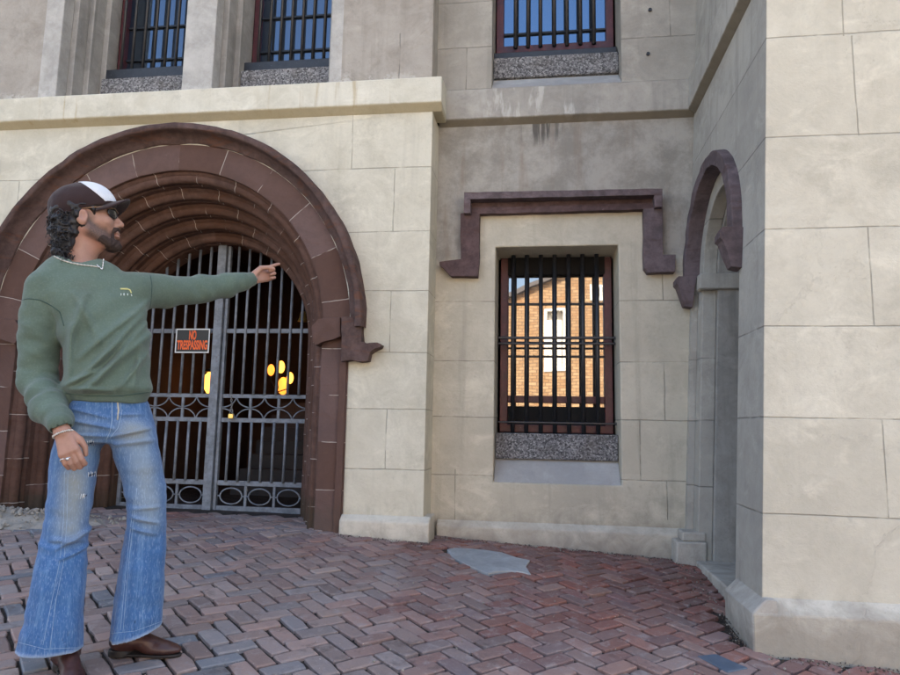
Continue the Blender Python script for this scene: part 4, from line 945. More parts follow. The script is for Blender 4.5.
VR = np.array([at(95, 428, 1.0)[0], 1.0, 0.0]); VR = _n(VR)              # line of sight to him (level)
VP = np.array([VR[1], -VR[0], 0.0])                                      # picture-right, seen from here
UPZ = np.array([0, 0, 1.0])
DM = 2.45
def P3(x, y, D): return at(x, y, D)
def section_tube(secs):
    """secs: (y px, x left px, x right px, distance, depth half) -> field of an oval tube that follows the outline"""
    rows = []
    for (y, xl, xr, D, b) in secs:
        L, R = P3(xl, y, D), P3(xr, y, D); c = (P3((xl + xr) / 2, y, D)); a = abs((R - L) @ VP) / 2
        rows.append((c[2], c[0], c[1], a, b))
    rows.sort(); T = np.array(rows)
    def f(P):
        z = P[:, 2]; cx, cy, a, b = [np.interp(z, T[:, 0], T[:, i]) for i in (1, 2, 3, 4)]
        u = (P[:, 0] - cx) * VP[0] + (P[:, 1] - cy) * VP[1]; v = (P[:, 0] - cx) * VR[0] + (P[:, 1] - cy) * VR[1]
        q = (np.abs(u / a) ** 2.3 + np.abs(v / b) ** 2.3) ** (1 / 2.3)
        return (q - 1) * np.minimum(a, b)
    return f, T[0, 0], T[-1, 0]
man_foot = ground_hit(98, 662)
man = thing('person', 'man in green sweatshirt and flared blue jeans pointing at the barred window', 'person', tuple(man_foot))

# --- joints
sh_r, el_r, wr_r = P3(46, 290, 2.36), P3(37, 384, 2.37), P3(62, 431, 2.22)
sh_l, el_l, wr_l = P3(136, 291, 2.54), P3(198, 289, 2.82), P3(252, 279, 3.04)
tip_l = P3(285, 268.5, 3.19)
# --- head frame: looks along picture-right, chin a little up
fwd = _n(VP * math.cos(R_(6)) - VR * math.sin(R_(6))); ti = R_(9)
HX = _n(fwd * math.cos(ti) + UPZ * math.sin(ti)); HY = np.cross(UPZ, fwd); HZ = np.cross(HX, HY)
HO = P3(86.5, 221.5, 2.46); HS = 1.11
_th, _fh = frame_map(HO, HX, HY, HZ)
to_h = lambda P: _th(P) / HS
from_h = lambda L: _fh(np.asarray(L) * HS)
A3 = lambda *v: np.array(v, float)
def head_sdf(L):
    s = L.copy(); s[:, 1] = np.abs(s[:, 1])                            # two sides alike
    d = ell(L, A3(-.012, 0, .036), (.096, .074, .088))
    d = smin(d, ell(L, A3(.040, 0, -.018), (.056, .056, .078)), .03)
    d = smin(d, cap(s, A3(.000, .052, -.040), A3(.062, .022, -.088), .017, .018), .025)
    d = smin(d, ell(L, A3(.078, 0, -.090), (.024, .024, .018)), .02)
    d = smin(d, ell(s, A3(.062, .040, -.012), (.026, .022, .022)), .02)
    d = smin(d, cap(s, A3(.088, .008, .033), A3(.070, .044, .034), .011, .009), .016)
    d = smax(d, -ell(s, A3(.095, .031, .012), (.020, .017, .012)), .012)   # eye sockets
    d = smin(d, ell(s, A3(.076, .031, .012), (.012, .014, .011)), .004)
    d = smin(d, cap(L, A3(.088, 0, .022), A3(.113, 0, -.016), .0085, .0115), .012)
    d = smin(d, ell(s, A3(.100, .012, -.022), (.012, .008, .008)), .006)
    d = smin(d, ell(L, A3(.094, 0, -.042), (.010, .024, .012)), .012)
    d = smin(d, ell(L, A3(.099, 0, -.051), (.009, .021, .0055)), .004)
    d = smin(d, ell(L, A3(.097, 0, -.063), (.010, .019, .0065)), .005)
    ear = smax(ell(s, A3(-.006, .075, -.002), (.020, .010, .031)), -ell(s, A3(-.002, .085, .002), (.011, .007, .018)), .004)
    d = smin(d, ear, .006)
    return d
nk_t, nk_b = from_h(A3(-.018, 0, -.045)), P3(77, 268, 2.46)
def hand(P, o, X, Y, N, fingers, thumb, r=0.0088):
    to, _ = frame_map(o, X, Y, N); L = to(P); d = cap(L, A3(-.018, 0, 0), A3(.0, 0, 0), .024, .024)
    for y in (.027, .009, -.009, -.025):
        d = smin(d, cap(L, A3(.012, y * .55, 0), A3(.082, y, -.002), .0125, .0110), .014)
    for pts, k in fingers: d = smin(d, chain(L, [A3(*p) for p in pts], [r * 1.12 * k, r * 1.04 * k, r * .95 * k, r * .78 * k]), .0045)
    d = smin(d, chain(L, [A3(*p) for p in thumb], [.016, .0125, .0105, .0085]), .008)
    return d
# pointing hand: index straight, three fingers folded, thumb across them
PX = _n(tip_l - wr_l); PN = _n(-VR - PX * (-VR @ PX)); PY = _n(np.cross(PN, PX)); PY = PY if PY[2] > 0 else -PY
def curl(y): return [(.082, y, -.002), (.116, y - .001, .016), (.104, y - .002, .041), (.083, y - .002, .040)]
fing_l = [([(.084, .026, 0), (.124, .030, .002), (.151, .031, .003), (.176, .030, .004)], 1.0), (curl(.008), 1.0), (curl(-.010), .96), ([(.078, -.026, -.002), (.106, -.029, .012), (.099, -.030, .034), (.080, -.029, .035)], .86)]
thumb_l = [(.022, .020, .012), (.052, .034, .028), (.080, .024, .044), (.102, .010, .050)]
# hanging hand: back of the hand to the street, fingers loosely folded
QX = _n(P3(75, 470, 2.215) - wr_r); QN = _n(VR + .25 * VP - QX * ((VR + .25 * VP) @ QX)); QY = _n(np.cross(QN, QX)); QY = QY if QY @ VP > 0 else -QY
def droop(y, s=1.0, c=1.0): return [(.082, y, 0), (.082 + .036 * s, y * 1.06, .010 * c), (.082 + .052 * s, y * 1.05, .031 * c), (.082 + .047 * s, y, .052 * c)]
fing_r = [(droop(.027, 1.05, .8), 1.05), (droop(.009, 1.12), 1.05), (droop(-.009, 1.05), 1.02), (droop(-.025, .86), .9)]
thumb_r = [(.020, .022, .008), (.050, .042, .014), (.080, .047, .022), (.104, .040, .030)]
def body_sdf(P):
    d = head_sdf(to_h(P)); s = 1.0
    d = smin(d, chain(P, [nk_t, (nk_t + nk_b) / 2 + VP * .004, nk_b], [.060, .058, .066]), .022)
    d = smin(d, cap(P, from_h(A3(.035, 0, -.085)), (nk_t + nk_b) / 2 + VP * 0.03, .026, .030), .03)
    cl = P3(90, 287, 2.47); d = smin(d, cap(P, P3(62, 270, 2.45), P3(96, 276, 2.46), .042, .038), .03); d = smin(d, chain(P, [sh_r + VR * .0, cl, sh_l], [.040, .075, .040]), .04)
    d = smin(d, chain(P, [cl, P3(105, 330, 2.47), P3(108, 400, 2.47)], [.070, .078, .070]), .05)
    d = smin(d, chain(P, [sh_r, el_r, P3(50, 408, 2.29), wr_r], [.042, .036, .030, .0255]), .02); d = smin(d, chain(P, [sh_l, el_l, el_l * .3 + wr_l * .7, wr_l], [.042, .036, .030, .0255]), .02)
    for k, (a, b, c) in enumerate(LEGS): d = smin(d, chain(P, [HIPS[k], a, b, c], [.062, .058, .045, .034]), .03)
    d = smin(d, hand(P, wr_l, PX, PY, PN, fing_l, thumb_l), .012)
    d = smin(d, hand(P, wr_r, QX, QY, QN, fing_r, thumb_r, .0092), .012)
    return d
GL, GRt = ground_hit(118, 652), ground_hit(62, 690)                     # heel of the far boot, middle of the near boot
LEGS = [(P3(75, 462, 2.412), P3(65, 530, 2.372), P3(53, 640, 2.337)), (P3(137, 462, 2.487), P3(146, 520, 2.495), P3(136, 622, 2.512))]
HIPS = [P3(86, 436, 2.44), P3(127, 436, 2.47)]

# --- materials
t = NT('skin'); n = t.noise(30, 5, 0.65); c = t.mix(n, (0.27, 0.14, 0.095), (0.43, 0.245, 0.18)); c = t.mix(t.m('MULTIPLY', t.ss(t.noise(9, 3), .45, .7), .4), c, (0.42, 0.19, 0.14))
c = t.mix(t.m('MULTIPLY', t.attr('stubble'), t.m('MULTIPLY_ADD', t.noise(260, 2), .6, .55), clamp=True), c, (0.055, 0.034, 0.027))
M['skin'] = t.done(c, 0.5, t.bump(t.noise(220, 3), 0.2, 0.002), spec=0.4)
t.p.inputs['Subsurface Weight'].default_value = 0.12; t.p.inputs['Subsurface Radius'].default_value = (0.012, 0.004, 0.002); t.p.inputs['Subsurface Scale'].default_value = 0.5
lo = A3(-2.25, 1.95, -1.02); hi = A3(-.95, 3.35, 1.02)
V, Q = nets(body_sdf, lo, hi, .0030)
L = to_h(V)
Ls = L.copy(); Ls[:, 1] = np.abs(Ls[:, 1])
stub = smin(cap(Ls, A3(.012, .064, .004), A3(.022, .062, -.045), .010, .018), cap(Ls, A3(.026, .060, -.050), A3(.070, .034, -.082), .022, .030), .02)
stub = np.clip(.5 - (stub + .008 * vnoise(L * 60, 84)) / .018, 0, 1) * (np.abs(L).max(axis=1) < .2)
body = mesh_from('body', V, Q, M['skin'], man, {'stubble': stub})

def cloth_mat(name, col, var=0.12, weave=260, rough=0.9, extra=None):
    t = NT(name); n = t.noise(7, 5, 0.6); c = t.mix(n, tuple(k * (1 - var) for k in col), tuple(k * (1 + var) for k in col))
    if extra: c = extra(t, c)
    m = t.done(c, rough, t.bump(t.noise(weave, 3, 0.7), 0.35, 0.002, t.bump(t.noise(28, 4, 0.6), 0.35, 0.006)), spec=0.15)
    t.p.inputs['Sheen Weight'].default_value = 0.15; return m
# --- sweatshirt
tor, tz0, tz1 = section_tube([(402, 69, 150, 2.46, .118), (396, 66, 151.5, 2.46, .124), (388, 63, 153, 2.46, .135), (372, 62, 152.5, 2.46, .137), (345, 60, 151, 2.46, .135), (318, 50, 150, 2.46, .130), (300, 40, 150, 2.46, .122), (285, 34, 146, 2.46, .108), (274, 37, 136, 2.46, .090), (265, 46, 122, 2.46, .080), (259, 54, 106, 2.46, .072), (256, 60, 98, 2.46, .066)])
hem_z = P3(108, 397, 2.46)[2]
def fold(P, a, b, r, h):                                               # soft raised crease between two points
    a2, b2 = np.array([a @ VP, a[2]]), np.array([b @ VP, b[2]]); q = np.stack([P @ VP, P[:, 2]], -1); ab = b2 - a2   # seen square-on, front only
    t_ = np.clip((q - a2) @ ab / (ab @ ab), 0, 1); dd = np.linalg.norm(q - a2 - t_[:, None] * ab, axis=1); dep = P @ VR - ((a + b) / 2 - FR) @ VR
    return 2.1 * h * np.exp(-(dd / (r * .72)) ** 2) * np.sin(np.pi * np.clip(t_ * .8 + .1, 0, 1)) ** .7 * np.clip(.5 - dep / .06, 0, 1)
FR = -VR * 0.13
FR0 = FR
folds = [(P3(148, 322, 2.50) + FR, P3(96, 384, 2.45) + FR, .017, .010), (P3(130, 318, 2.50) + FR, P3(80, 362, 2.45) + FR, .018, .009), (P3(149, 352, 2.50) + FR, P3(118, 390, 2.45) + FR, .014, .008), (P3(76, 300, 2.44) + FR, P3(100, 345, 2.45) + FR, .020, .007), (P3(100, 372, 2.45) + FR, P3(66, 388, 2.45) + FR, .013, .009), (P3(146, 312, 2.50) + FR, P3(92, 372, 2.46) + FR, .020, .011), (P3(150, 335, 2.52) + FR, P3(84, 392, 2.44) + FR, .022, .014), (P3(72, 330, 2.40) + FR * .9, P3(70, 380, 2.40) + FR * .9, .016, .010),
         (P3(120, 345, 2.46) + FR, P3(76, 384, 2.43) + FR, .016, .008), (P3(86, 300, 2.44) + FR, P3(70, 350, 2.42) + FR, .020, .009), (P3(140, 350, 2.5) + FR, P3(132, 390, 2.48) + FR, .015, .008),
         (P3(110, 392, 2.46) + FR, P3(70, 391, 2.44) + FR, .014, .010), (P3(150, 300, 2.54) + FR * .8, P3(120, 330, 2.48) + FR, .018, .008)]
arm_r = [sh_r + A3(0, 0, .005), P3(40, 330, 2.365), P3(38, 380, 2.365), P3(49, 408, 2.29), P3(58, 421, 2.245)]
arm_r_r = [.076, .075, .068, .060, .048]
cuff_r = [P3(58, 418, 2.25), wr_r - QX * .030]
arm_l = [sh_l + A3(0, 0, .002), P3(165, 292, 2.67), el_l, P3(226, 285, 2.93), P3(243, 281.5, 3.00)]
arm_l_r = [.078, .070, .060, .052, .045]
cuff_l = [P3(243, 281.5, 3.0), wr_l - PX * .006]
def arm_axis(P, pts):
    best = None; tt = None; acc = 0.0
    for a, b in zip(pts[:-1], pts[1:]):
        ab = b - a; l = np.linalg.norm(ab); t_ = np.clip((P - a) @ ab / (l * l), 0, 1); d = np.linalg.norm(P - a - t_[:, None] * ab, axis=1)
        if best is None: best, tt = d, t_ * l
        else: m = d < best; best = np.where(m, d, best); tt = np.where(m, acc + t_ * l, tt)
        acc += l
    return tt
def sweat_sdf(P):
    d = smax(tor(P), np.maximum(tz0 - P[:, 2], P[:, 2] - tz1 - .004), .006)
    z = P[:, 2]
    dg = P @ VP * .75 + z * .66; cr = P @ VP * -.66 + z * .75; dq = P @ VR
    nz = vnoise(P * A3(7, 7, 3.2), 3) * .007 + vnoise(np.stack([dg * 6, cr * 21, dq * 6], -1), 5) * .0095 + vnoise(P * A3(24, 24, 14), 6) * .002
    blouse = .010 * np.exp(-((z - hem_z - .035) / .03) ** 2)           # shirt blouses over the tight hem rib
    d = d + nz * .8 - blouse
    for f_ in folds: d = d - fold(P, *f_)
    ar = chain(P, arm_r, arm_r_r, .02); s = arm_axis(P, arm_r); q = vnoise(np.stack([s * 20 + P @ VP * 10, P @ VP * 11 - s * 5, P @ VR * 11], -1), 9) * .55 + .40 * vnoise(np.stack([s * 44 - P @ VP * 20, P @ VP * 14, P @ VR * 14], -1), 10)
    ar = ar + q * .0125 * np.clip(s / .12, 0.15, 1) + nz * .5
    d = smin(d, ar, .018)
    al = chain(P, arm_l, arm_l_r, .02); s = arm_axis(P, arm_l); q = vnoise(np.stack([s * 15 + P[:, 2] * 12, P[:, 2] * 9, P @ VR * 4], -1), 14)
    al = al + q * .0085 * np.clip(s / .1, 0.3, 1) + nz * .5; d = smin(d, al, .035)
    rib = .0012 * np.sign(np.sin(z * 0))
    d = smin(d, cap(P, *cuff_r, .047, .041), .006); d = smin(d, cap(P, *cuff_l, .041, .034), .006)
    d = smax(d, -chain(P, [P3(79, 266, 2.45), P3(79, 240, 2.46)], [.083, .090]), .008)
    d = smax(d, -chain(P, [wr_r - QX * .016, wr_r + QX * .1], [.033, .033]), .003); d = smax(d, -chain(P, [wr_l - PX * .012, wr_l + PX * .1], [.027, .03]), .003)
    return d
V, Q = nets(sweat_sdf, lo, hi, .0048)
dn = lambda V, a, b: np.maximum(cap(V, a, b, 0.0), 0)
rib = np.maximum((V[:, 2] < hem_z + .022) & (np.abs(cap(V, cuff_r[0], cuff_r[1], 0)) > .08), 0).astype(float)
cuffm = np.maximum(cap(V, *cuff_r, .05, .046) < .004, cap(V, *cuff_l, .044, .038) < .004).astype(float)
rib = np.clip(rib * (cap(V, arm_r[-1], wr_r, 0) > .07) + cuffm, 0, 1)
grime = np.exp(-(dn(V, P3(82, 290, 2.44) + FR, P3(75, 385, 2.44) + FR) / .045) ** 2)
def sweat_extra(t, c):
    c = t.mix(t.m('MULTIPLY', t.attr('grime'), t.m('MULTIPLY', t.ss(t.noise(18, 5), .35, .65), .30)), c, (0.11, 0.115, 0.085))
    c = t.mix(t.m('MULTIPLY', t.ss(t.noise(140, 4, .7), .45, .7), .35), c, (0.17, 0.21, 0.175)); c = t.mix(t.m('MULTIPLY', t.ss(t.noise(5, 5, .7), .5, .7), .35), c, (0.075, 0.10, 0.078))
    return t.mix(t.m('MULTIPLY', t.attr('rib'), 0.30), c, (0.070, 0.092, 0.070))
M['sweat'] = cloth_mat('green fleece', (0.098, 0.136, 0.103), 0.16, extra=sweat_extra)
sweat = mesh_from('sweatshirt', V, Q, M['sweat'], man, {'rib': rib, 'grime': grime})
from mathutils.bvhtree import BVHTree
def bvh_of(o): 
    me = o.data; return BVHTree.FromPolygons([v.co[:] for v in me.vertices], [p.vertices[:] for p in me.polygons])
bv_s = bvh_of(sweat)
def drop_on(bv, px, py, off=.0015, D0=1.2):                            # lay a trim point on the cloth in front of it
    o = Vector(at(px, py, D0)); d = Vector(RW @ np.array([px - CX, py - CY, FPX])).normalized(); h = bv.ray_cast(o, d)
    return None if h[0] is None else h[0] + h[1].normalized() * off * (1 if h[1].dot(d) < 0 else -1)
def strip(name, bv, line, r, mat, parent, off=.0012, n=24, closed=False):
    pts = []; ln = np.array(line, float); seg = np.r_[0, np.cumsum(np.linalg.norm(np.diff(ln, axis=0), axis=1))]
    for s in np.linspace(0, seg[-1], n):
        p = drop_on(bv, np.interp(s, seg, ln[:, 0]), np.interp(s, seg, ln[:, 1]), off)
        if p is not None and (not pts or (p - pts[-1]).length < .05): pts.append(p)
    if len(pts) < 2: return
    bm = bmesh.new(); tube(bm, pts, r, 6); return finish(name, bm, mat, parent, smooth=True)
M['seam'] = cloth_mat('green seam', (0.040, 0.072, 0.060))
strip('seam', bv_s, [(19.5, 301), (28, 298.5), (40, 300), (52, 306), (60, 312), (64, 326)], .0022, M['seam'], sweat, 0.0)
strip('seam', bv_s, [(66, 393.5), (90, 396), (120, 396), (151, 392)], .0020, M['seam'], sweat, 0.0, 40)
strip('seam', bv_s, [(149, 268), (152, 285), (151, 302), (149, 313)], .0018, M['seam'], sweat, 0.0)
# collar rib
bm = bmesh.new(); cpts = []
cc = nk_b + A3(0, 0, .030) + VP * .012
M['print'] = plain('yellow print', (0.62, 0.58, 0.24), 0.8, var=.1); M['print_w'] = plain('pale print', (0.62, 0.66, 0.60), 0.8, var=.1)
def mark(line, r, mat, n=8): return strip('chest_print', bv_s, line, r, mat, sweat, .0010, n)
mark([(120.3, 289), (127.5, 289)], .0034, M['print']); mark([(127.5, 289), (130, 290), (131.3, 293)], .0026, M['print'])
for a in ((121, 294.5), (124, 294.5), (127.6, 294.5), (131.2, 295.2)): mark([(a[0], a[1] - .9), (a[0] + (.5 if a[0] > 131 else 0), a[1] + 1.0)], .0024 if 122 < a[0] < 126 else .0016, M['print_w'], 3)

# --- jeans with flared legs
def leg_secs(rows): return section_tube(rows)
legR, rz0, rz1 = leg_secs([(655, 16.5, 83.5, 2.335, .115), (647, 17.5, 82.5, 2.335, .113), (620, 25.5, 84, 2.34, .104), (592, 30, 85.5, 2.345, .094), (565, 35.5, 87, 2.355, .086), (540, 40.5, 88, 2.365, .079), (520, 45.5, 90, 2.375, .077), (490, 48.5, 94, 2.39, .082), (460, 49.5, 99.5, 2.41, .092), (436, 56, 105, 2.43, .100), (415, 66, 108, 2.44, .100)])
legL, lz0, lz1 = leg_secs([(640, 108.5, 163.5, 2.515, .112), (628, 110, 163.5, 2.51, .110), (600, 113.5, 165.2, 2.51, .102), (571, 118, 166.3, 2.50, .092), (545, 122, 167.2, 2.50, .084), (525, 125.5, 168.5, 2.495, .078), (505, 126, 168.8, 2.49, .076), (487, 122.5, 167.2, 2.49, .080), (462, 114, 163.5, 2.485, .090), (436, 107, 158, 2.48, .098), (415, 106, 150.5, 2.475, .098)])
pel, pz0, pz1 = leg_secs([(442, 68, 150, 2.455, .098), (430, 62, 156, 2.455, .112), (415, 64, 153.5, 2.46, .114), (403, 69, 149.5, 2.46, .108), (397, 73, 146, 2.46, .100), (385, 78, 142, 2.46, .092)])
kneeR, kneeL = P3(66, 527, 2.36), P3(147, 512, 2.48); crotch = P3(106, 440, 2.45)
def hemcut(xl, yl, xr, yr, D):                                         # slanting hem line
    a, b = P3(xl, yl, D), P3(xr, yr, D); s = (b[2] - a[2]) / ((b - a) @ VP); return lambda P: (a[2] + ((P - a) @ VP) * s) - P[:, 2]
hR, hL_ = hemcut(17, 645.5, 82, 651, 2.335), hemcut(109, 637, 162.5, 624.5, 2.51)
jfolds = [(P3(*a_, 2.43) + FR, P3(*b_, 2.43) + FR, r_, h_) for a_, b_, r_, h_ in (((58, 541), (91, 527), .011, .009), ((52, 533), (84, 536), .012, .007), ((62, 551), (88, 543), .010, .007), ((112, 428), (70, 420), .010, .007), ((108, 436), (66, 434), .010, .006),
    ((112, 436), (152, 428), .010, .007), ((114, 444), (156, 440), .012, .006), ((124, 515), (160, 524), .011, .008), ((130, 508), (167, 508), .010, .007), ((126, 526), (158, 536), .011, .006), ((116, 415), (148, 414), .009, .005), ((108, 418), (72, 409), .009, .005))]
def jeans_sdf(P):
    z = P[:, 2]; a = legR(P); b = legL(P); c = pel(P)
    n1 = vnoise(P * A3(20, 20, 9), 21); n2 = vnoise(np.stack([P @ VP * 11 + z * 16, P @ VR * 6, z * 30 - P @ VP * 9], -1), 25); long_ = vnoise(np.stack([P @ VP * 34, P @ VR * 30, z * 2.2], -1), 33)
    flare = lambda k: np.clip((k[2] + .02 - z) / .3, 0, 1)
    def wr(d, knee, sd):
        w = np.exp(-((z - knee[2]) / .085) ** 2); q = vnoise(np.stack([P @ VP * 9 + sd, P @ VR * 8, z * 42 + P @ VP * 14], -1), 27)
        return d + q * .0085 * w + n2 * .0035 + long_ * .0055 * flare(knee) + n1 * .0015
    a = wr(a, kneeR, 0); b = wr(b, kneeL, 3.7)
    zl = z - P3(108, 421, 2.46)[2]; a = smax(smax(a, zl, .03), hR(P), .002); b = smax(smax(b, zl, .03), hL_(P), .002)
    # hollow cuffs
    a = np.maximum(a, -np.maximum(a + .006, z - hR(P) * 0 - (rz0 + .10))); b = np.maximum(b, -np.maximum(b + .006, z - (lz0 + .10)))
    for f_ in jfolds: g_ = fold(P, *f_); a = a - g_; b = b - g_
    c = smax(c, np.maximum(pz0 - z, z - pz1), .01)
    for f_ in jfolds: c = c - fold(P, *f_)
    wc = np.exp(-(np.linalg.norm((P - crotch) * A3(1, 1, 1.5), axis=1) / .10) ** 2); q = vnoise(np.stack([P @ VP * 6, P @ VR * 6, z * 36 - np.abs((P - crotch) @ VP) * 30], -1), 41)
    zc = P3(108, 384, 2.46)[2]
    top = z - zc
    d = smin(smin(a, c, .025), smin(b, c, .025), .012); return smax(d + q * .006 * wc, top, .01)
V, Q = nets(jeans_sdf, A3(-2.2, 2.0, -1.0), A3(-1.15, 2.9, .28), .0045)
gz_ = lambda a, b, r: np.exp(-(dn(V, a, b) / r) ** 2)
FJ = -VR * .09
fade = np.clip(gz_(P3(84, 430, 2.42) + FJ, P3(72, 520, 2.37) + FJ, .062) + gz_(P3(135, 430, 2.47) + FJ, P3(150, 515, 2.48) + FJ, .062), 0, 1)
khaki = np.clip(gz_(P3(76, 478, 2.39) + FJ, P3(74, 522, 2.37) + FJ, .050) + .8 * gz_(P3(128, 432, 2.47) + FJ, P3(140, 432, 2.47) + FJ, .04) + .45 * gz_(P3(146, 470, 2.48) + FJ, P3(152, 505, 2.48) + FJ, .05), 0, 1)
hemd = np.clip(1 - np.minimum(np.where(np.abs(legR(V)) < .03, np.abs(hR(V)), 9), np.where(np.abs(legL(V)) < .03, np.abs(hL_(V)), 9)) / .016, 0, 1)
def denim_extra(t, c):
    x, y, z = t.sep(); s1 = t.noise(1.0, 5, .65, vec=t.vm('MULTIPLY', t.obj, (60., 60., 4.5))); s2 = t.noise(26, 5, .7)
    c = t.mix(t.m('MULTIPLY', t.ss(s1, .46, .66), .50), c, (0.13, 0.235, 0.39))
    c = t.mix(t.m('MULTIPLY', t.attr('fade'), t.m('MULTIPLY_ADD', s2, .5, .5)), c, (0.24, 0.30, 0.335))
    c = t.mix(t.m('MULTIPLY', t.attr('khaki'), t.m('MULTIPLY_ADD', s2, .7, .35)), c, (0.225, 0.225, 0.185))
    wv = t.noise(1.0, 3, .6, vec=t.vm('MULTIPLY', t.obj, (240., 240., 60.))); c = t.mix(t.m('MULTIPLY', t.ss(wv, .5, .7), .22), c, (0.45, 0.55, 0.66))
    return t.mix(t.m('MULTIPLY', t.attr('hem'), t.m('MULTIPLY_ADD', t.noise(60, 3), .6, .25)), c, (0.46, 0.53, 0.60))
M['denim'] = cloth_mat('blue denim', (0.043, 0.112, 0.255), 0.30, 320, 0.85, denim_extra)
jeans = mesh_from('jeans', V, Q, M['denim'], man, {'fade': fade, 'khaki': khaki, 'hem': hemd})
bv_j = bvh_of(jeans)
M['thread'] = plain('pale thread', (0.27, 0.36, 0.46), .8, var=.3, scale=60); M['thread_w'] = plain('white frayed thread', (0.72, 0.74, 0.74), .9, var=.15); M['hole'] = plain('torn gap', (0.030, 0.045, 0.075), .9, var=.4); M['zip'] = plain('worn fly', (0.40, 0.36, 0.28), .6)
for ln in ([(68, 468), (67, 520), (64, 560), (56, 600), (50, 648)], [(64.5, 472), (63.5, 520), (60, 560), (51, 605), (43, 645)]): strip('stitching', bv_j, ln, .0007, M['thread'], jeans, .0002, 50)
for ln in ([(137, 488), (134, 515), (128, 570), (123, 632)], [(134, 500), (131.5, 520), (126, 570), (120.5, 630)]): strip('stitching', bv_j, ln, .0007, M['thread'], jeans, .0002, 50)
for ln in ([(19, 642.5), (45, 649), (81, 647.5)], [(110.5, 633.5), (135, 631), (161.5, 621.5)]): strip('stitching', bv_j, ln, .0007, M['thread'], jeans, .0004, 50)
strip('stitching', bv_j, [(112, 402), (112, 420), (110, 432), (106, 440)], .0013, M['thread'], jeans, .0004, 20); strip('fly', bv_j, [(117.5, 401), (118.5, 410), (117.5, 420)], .0035, M['zip'], jeans, -.001, 10)
strip('stitching', bv_j, [(120.5, 402), (121.5, 414), (118, 428), (110, 438)], .0011, M['thread'], jeans, .0004, 20)
for (hx, hy, s) in ((91.0, 443, 1.5), (92.0, 474.5, 1.7), (84.5, 496, 1.35)):
    strip('tear', bv_j, [(hx - 2.6 * s * .7, hy + 1.0), (hx + 1.6 * s, hy - .8)], .0030 * s, M['hole'], jeans, -.0022, 5)
    for k in range(8): 
        a = random.uniform(-2.8, 2.4) * s; strip('frayed_thread', bv_j, [(hx + a, hy - random.uniform(1.6, 3.4)), (hx + a + random.uniform(-1.4, 1.4), hy + random.uniform(1.4, 3.0))], .0006, M['thread_w'], jeans, .0016, 4)

# --- boots
M['boot'] = painted_iron('worn brown leather', (0.050, 0.020, 0.016), 0.0, 0.42); M['sole'] = plain('dark boot sole', (0.016, 0.012, 0.010), .6)
def boot(heel, toe):
    f_ = toe - heel; f_[2] = 0; L_ = np.linalg.norm(f_); f_ = f_ / L_; s_ = np.cross(UPZ, f_); gzr = ground(heel[0], heel[1])
    slope = (ground(toe[0], toe[1]) - gzr) / L_; F = _n(f_ + UPZ * slope); U2 = np.cross(F, s_)
    U2 = U2 if U2[2] > 0 else -U2; o = np.array([heel[0], heel[1], gzr]); to, fr = frame_map(o, F, s_, U2); k = .285
    def up_(P):
        L = to(P) / (L_ / k); w = L.copy(); w[:, 1] *= 1.0
        d = ell(w, A3(.045, 0, .060), (.050, .036, .045)); d = smin(d, chain(w, [A3(.06, 0, .075), A3(.15, 0, .048), A3(.21, 0, .034)], [.040, .036, .028]), .03)
        d = smin(d, ell(w, A3(.205, 0, .030), (.078, .040, .024)), .02)
        d = smin(d, chain(w, [A3(.05, 0, .07), A3(.045, 0, .26)], [.044, .052]), .03)
        d = d + .002 * vnoise(w * A3(40, 40, 60), 51); return smax(d, .012 + .014 * np.clip((.10 - w[:, 0]) / .05, 0, 1) - w[:, 2], .004)
    def so_(P):
        L = to(P) / (L_ / k); d = smin(ell(L, A3(.205, 0, .010), (.080, .038, .03)), chain(L, [A3(.03, 0, .02), A3(.2, 0, .01)], [.033, .030]), .02)
        d = np.maximum(d, np.abs(L[:, 2] - .008) - .006); heel_ = np.maximum(np.maximum(ell(L, A3(.040, 0, .01), (.046, .038, .08)), np.abs(L[:, 2] - .014) - .014), L[:, 0] - .085)
        return np.minimum(d, heel_)
    c = (heel + toe) / 2; b = mesh_from('boot', *nets(up_, c - A3(.22, .22, .12), c + A3(.22, .22, .34), .004), M['boot'], man); mesh_from('sole', *nets(so_, c - A3(.22, .22, .08), c + A3(.22, .22, .10), .0032), M['sole'], b)
bt0 = ground_hit(109.5, 655.5); bt1 = ground_hit(181.5, 656.5); boot(bt0, bt1)
bt0 = ground_hit(61, 668); bt0 = bt0 + VR * .02; dirn = _n(-VR + VP * .22); bt1 = bt0 + dirn * np.linalg.norm(ground_hit(181.5, 656.5) - ground_hit(109.5, 655.5)); boot(bt0, bt1)

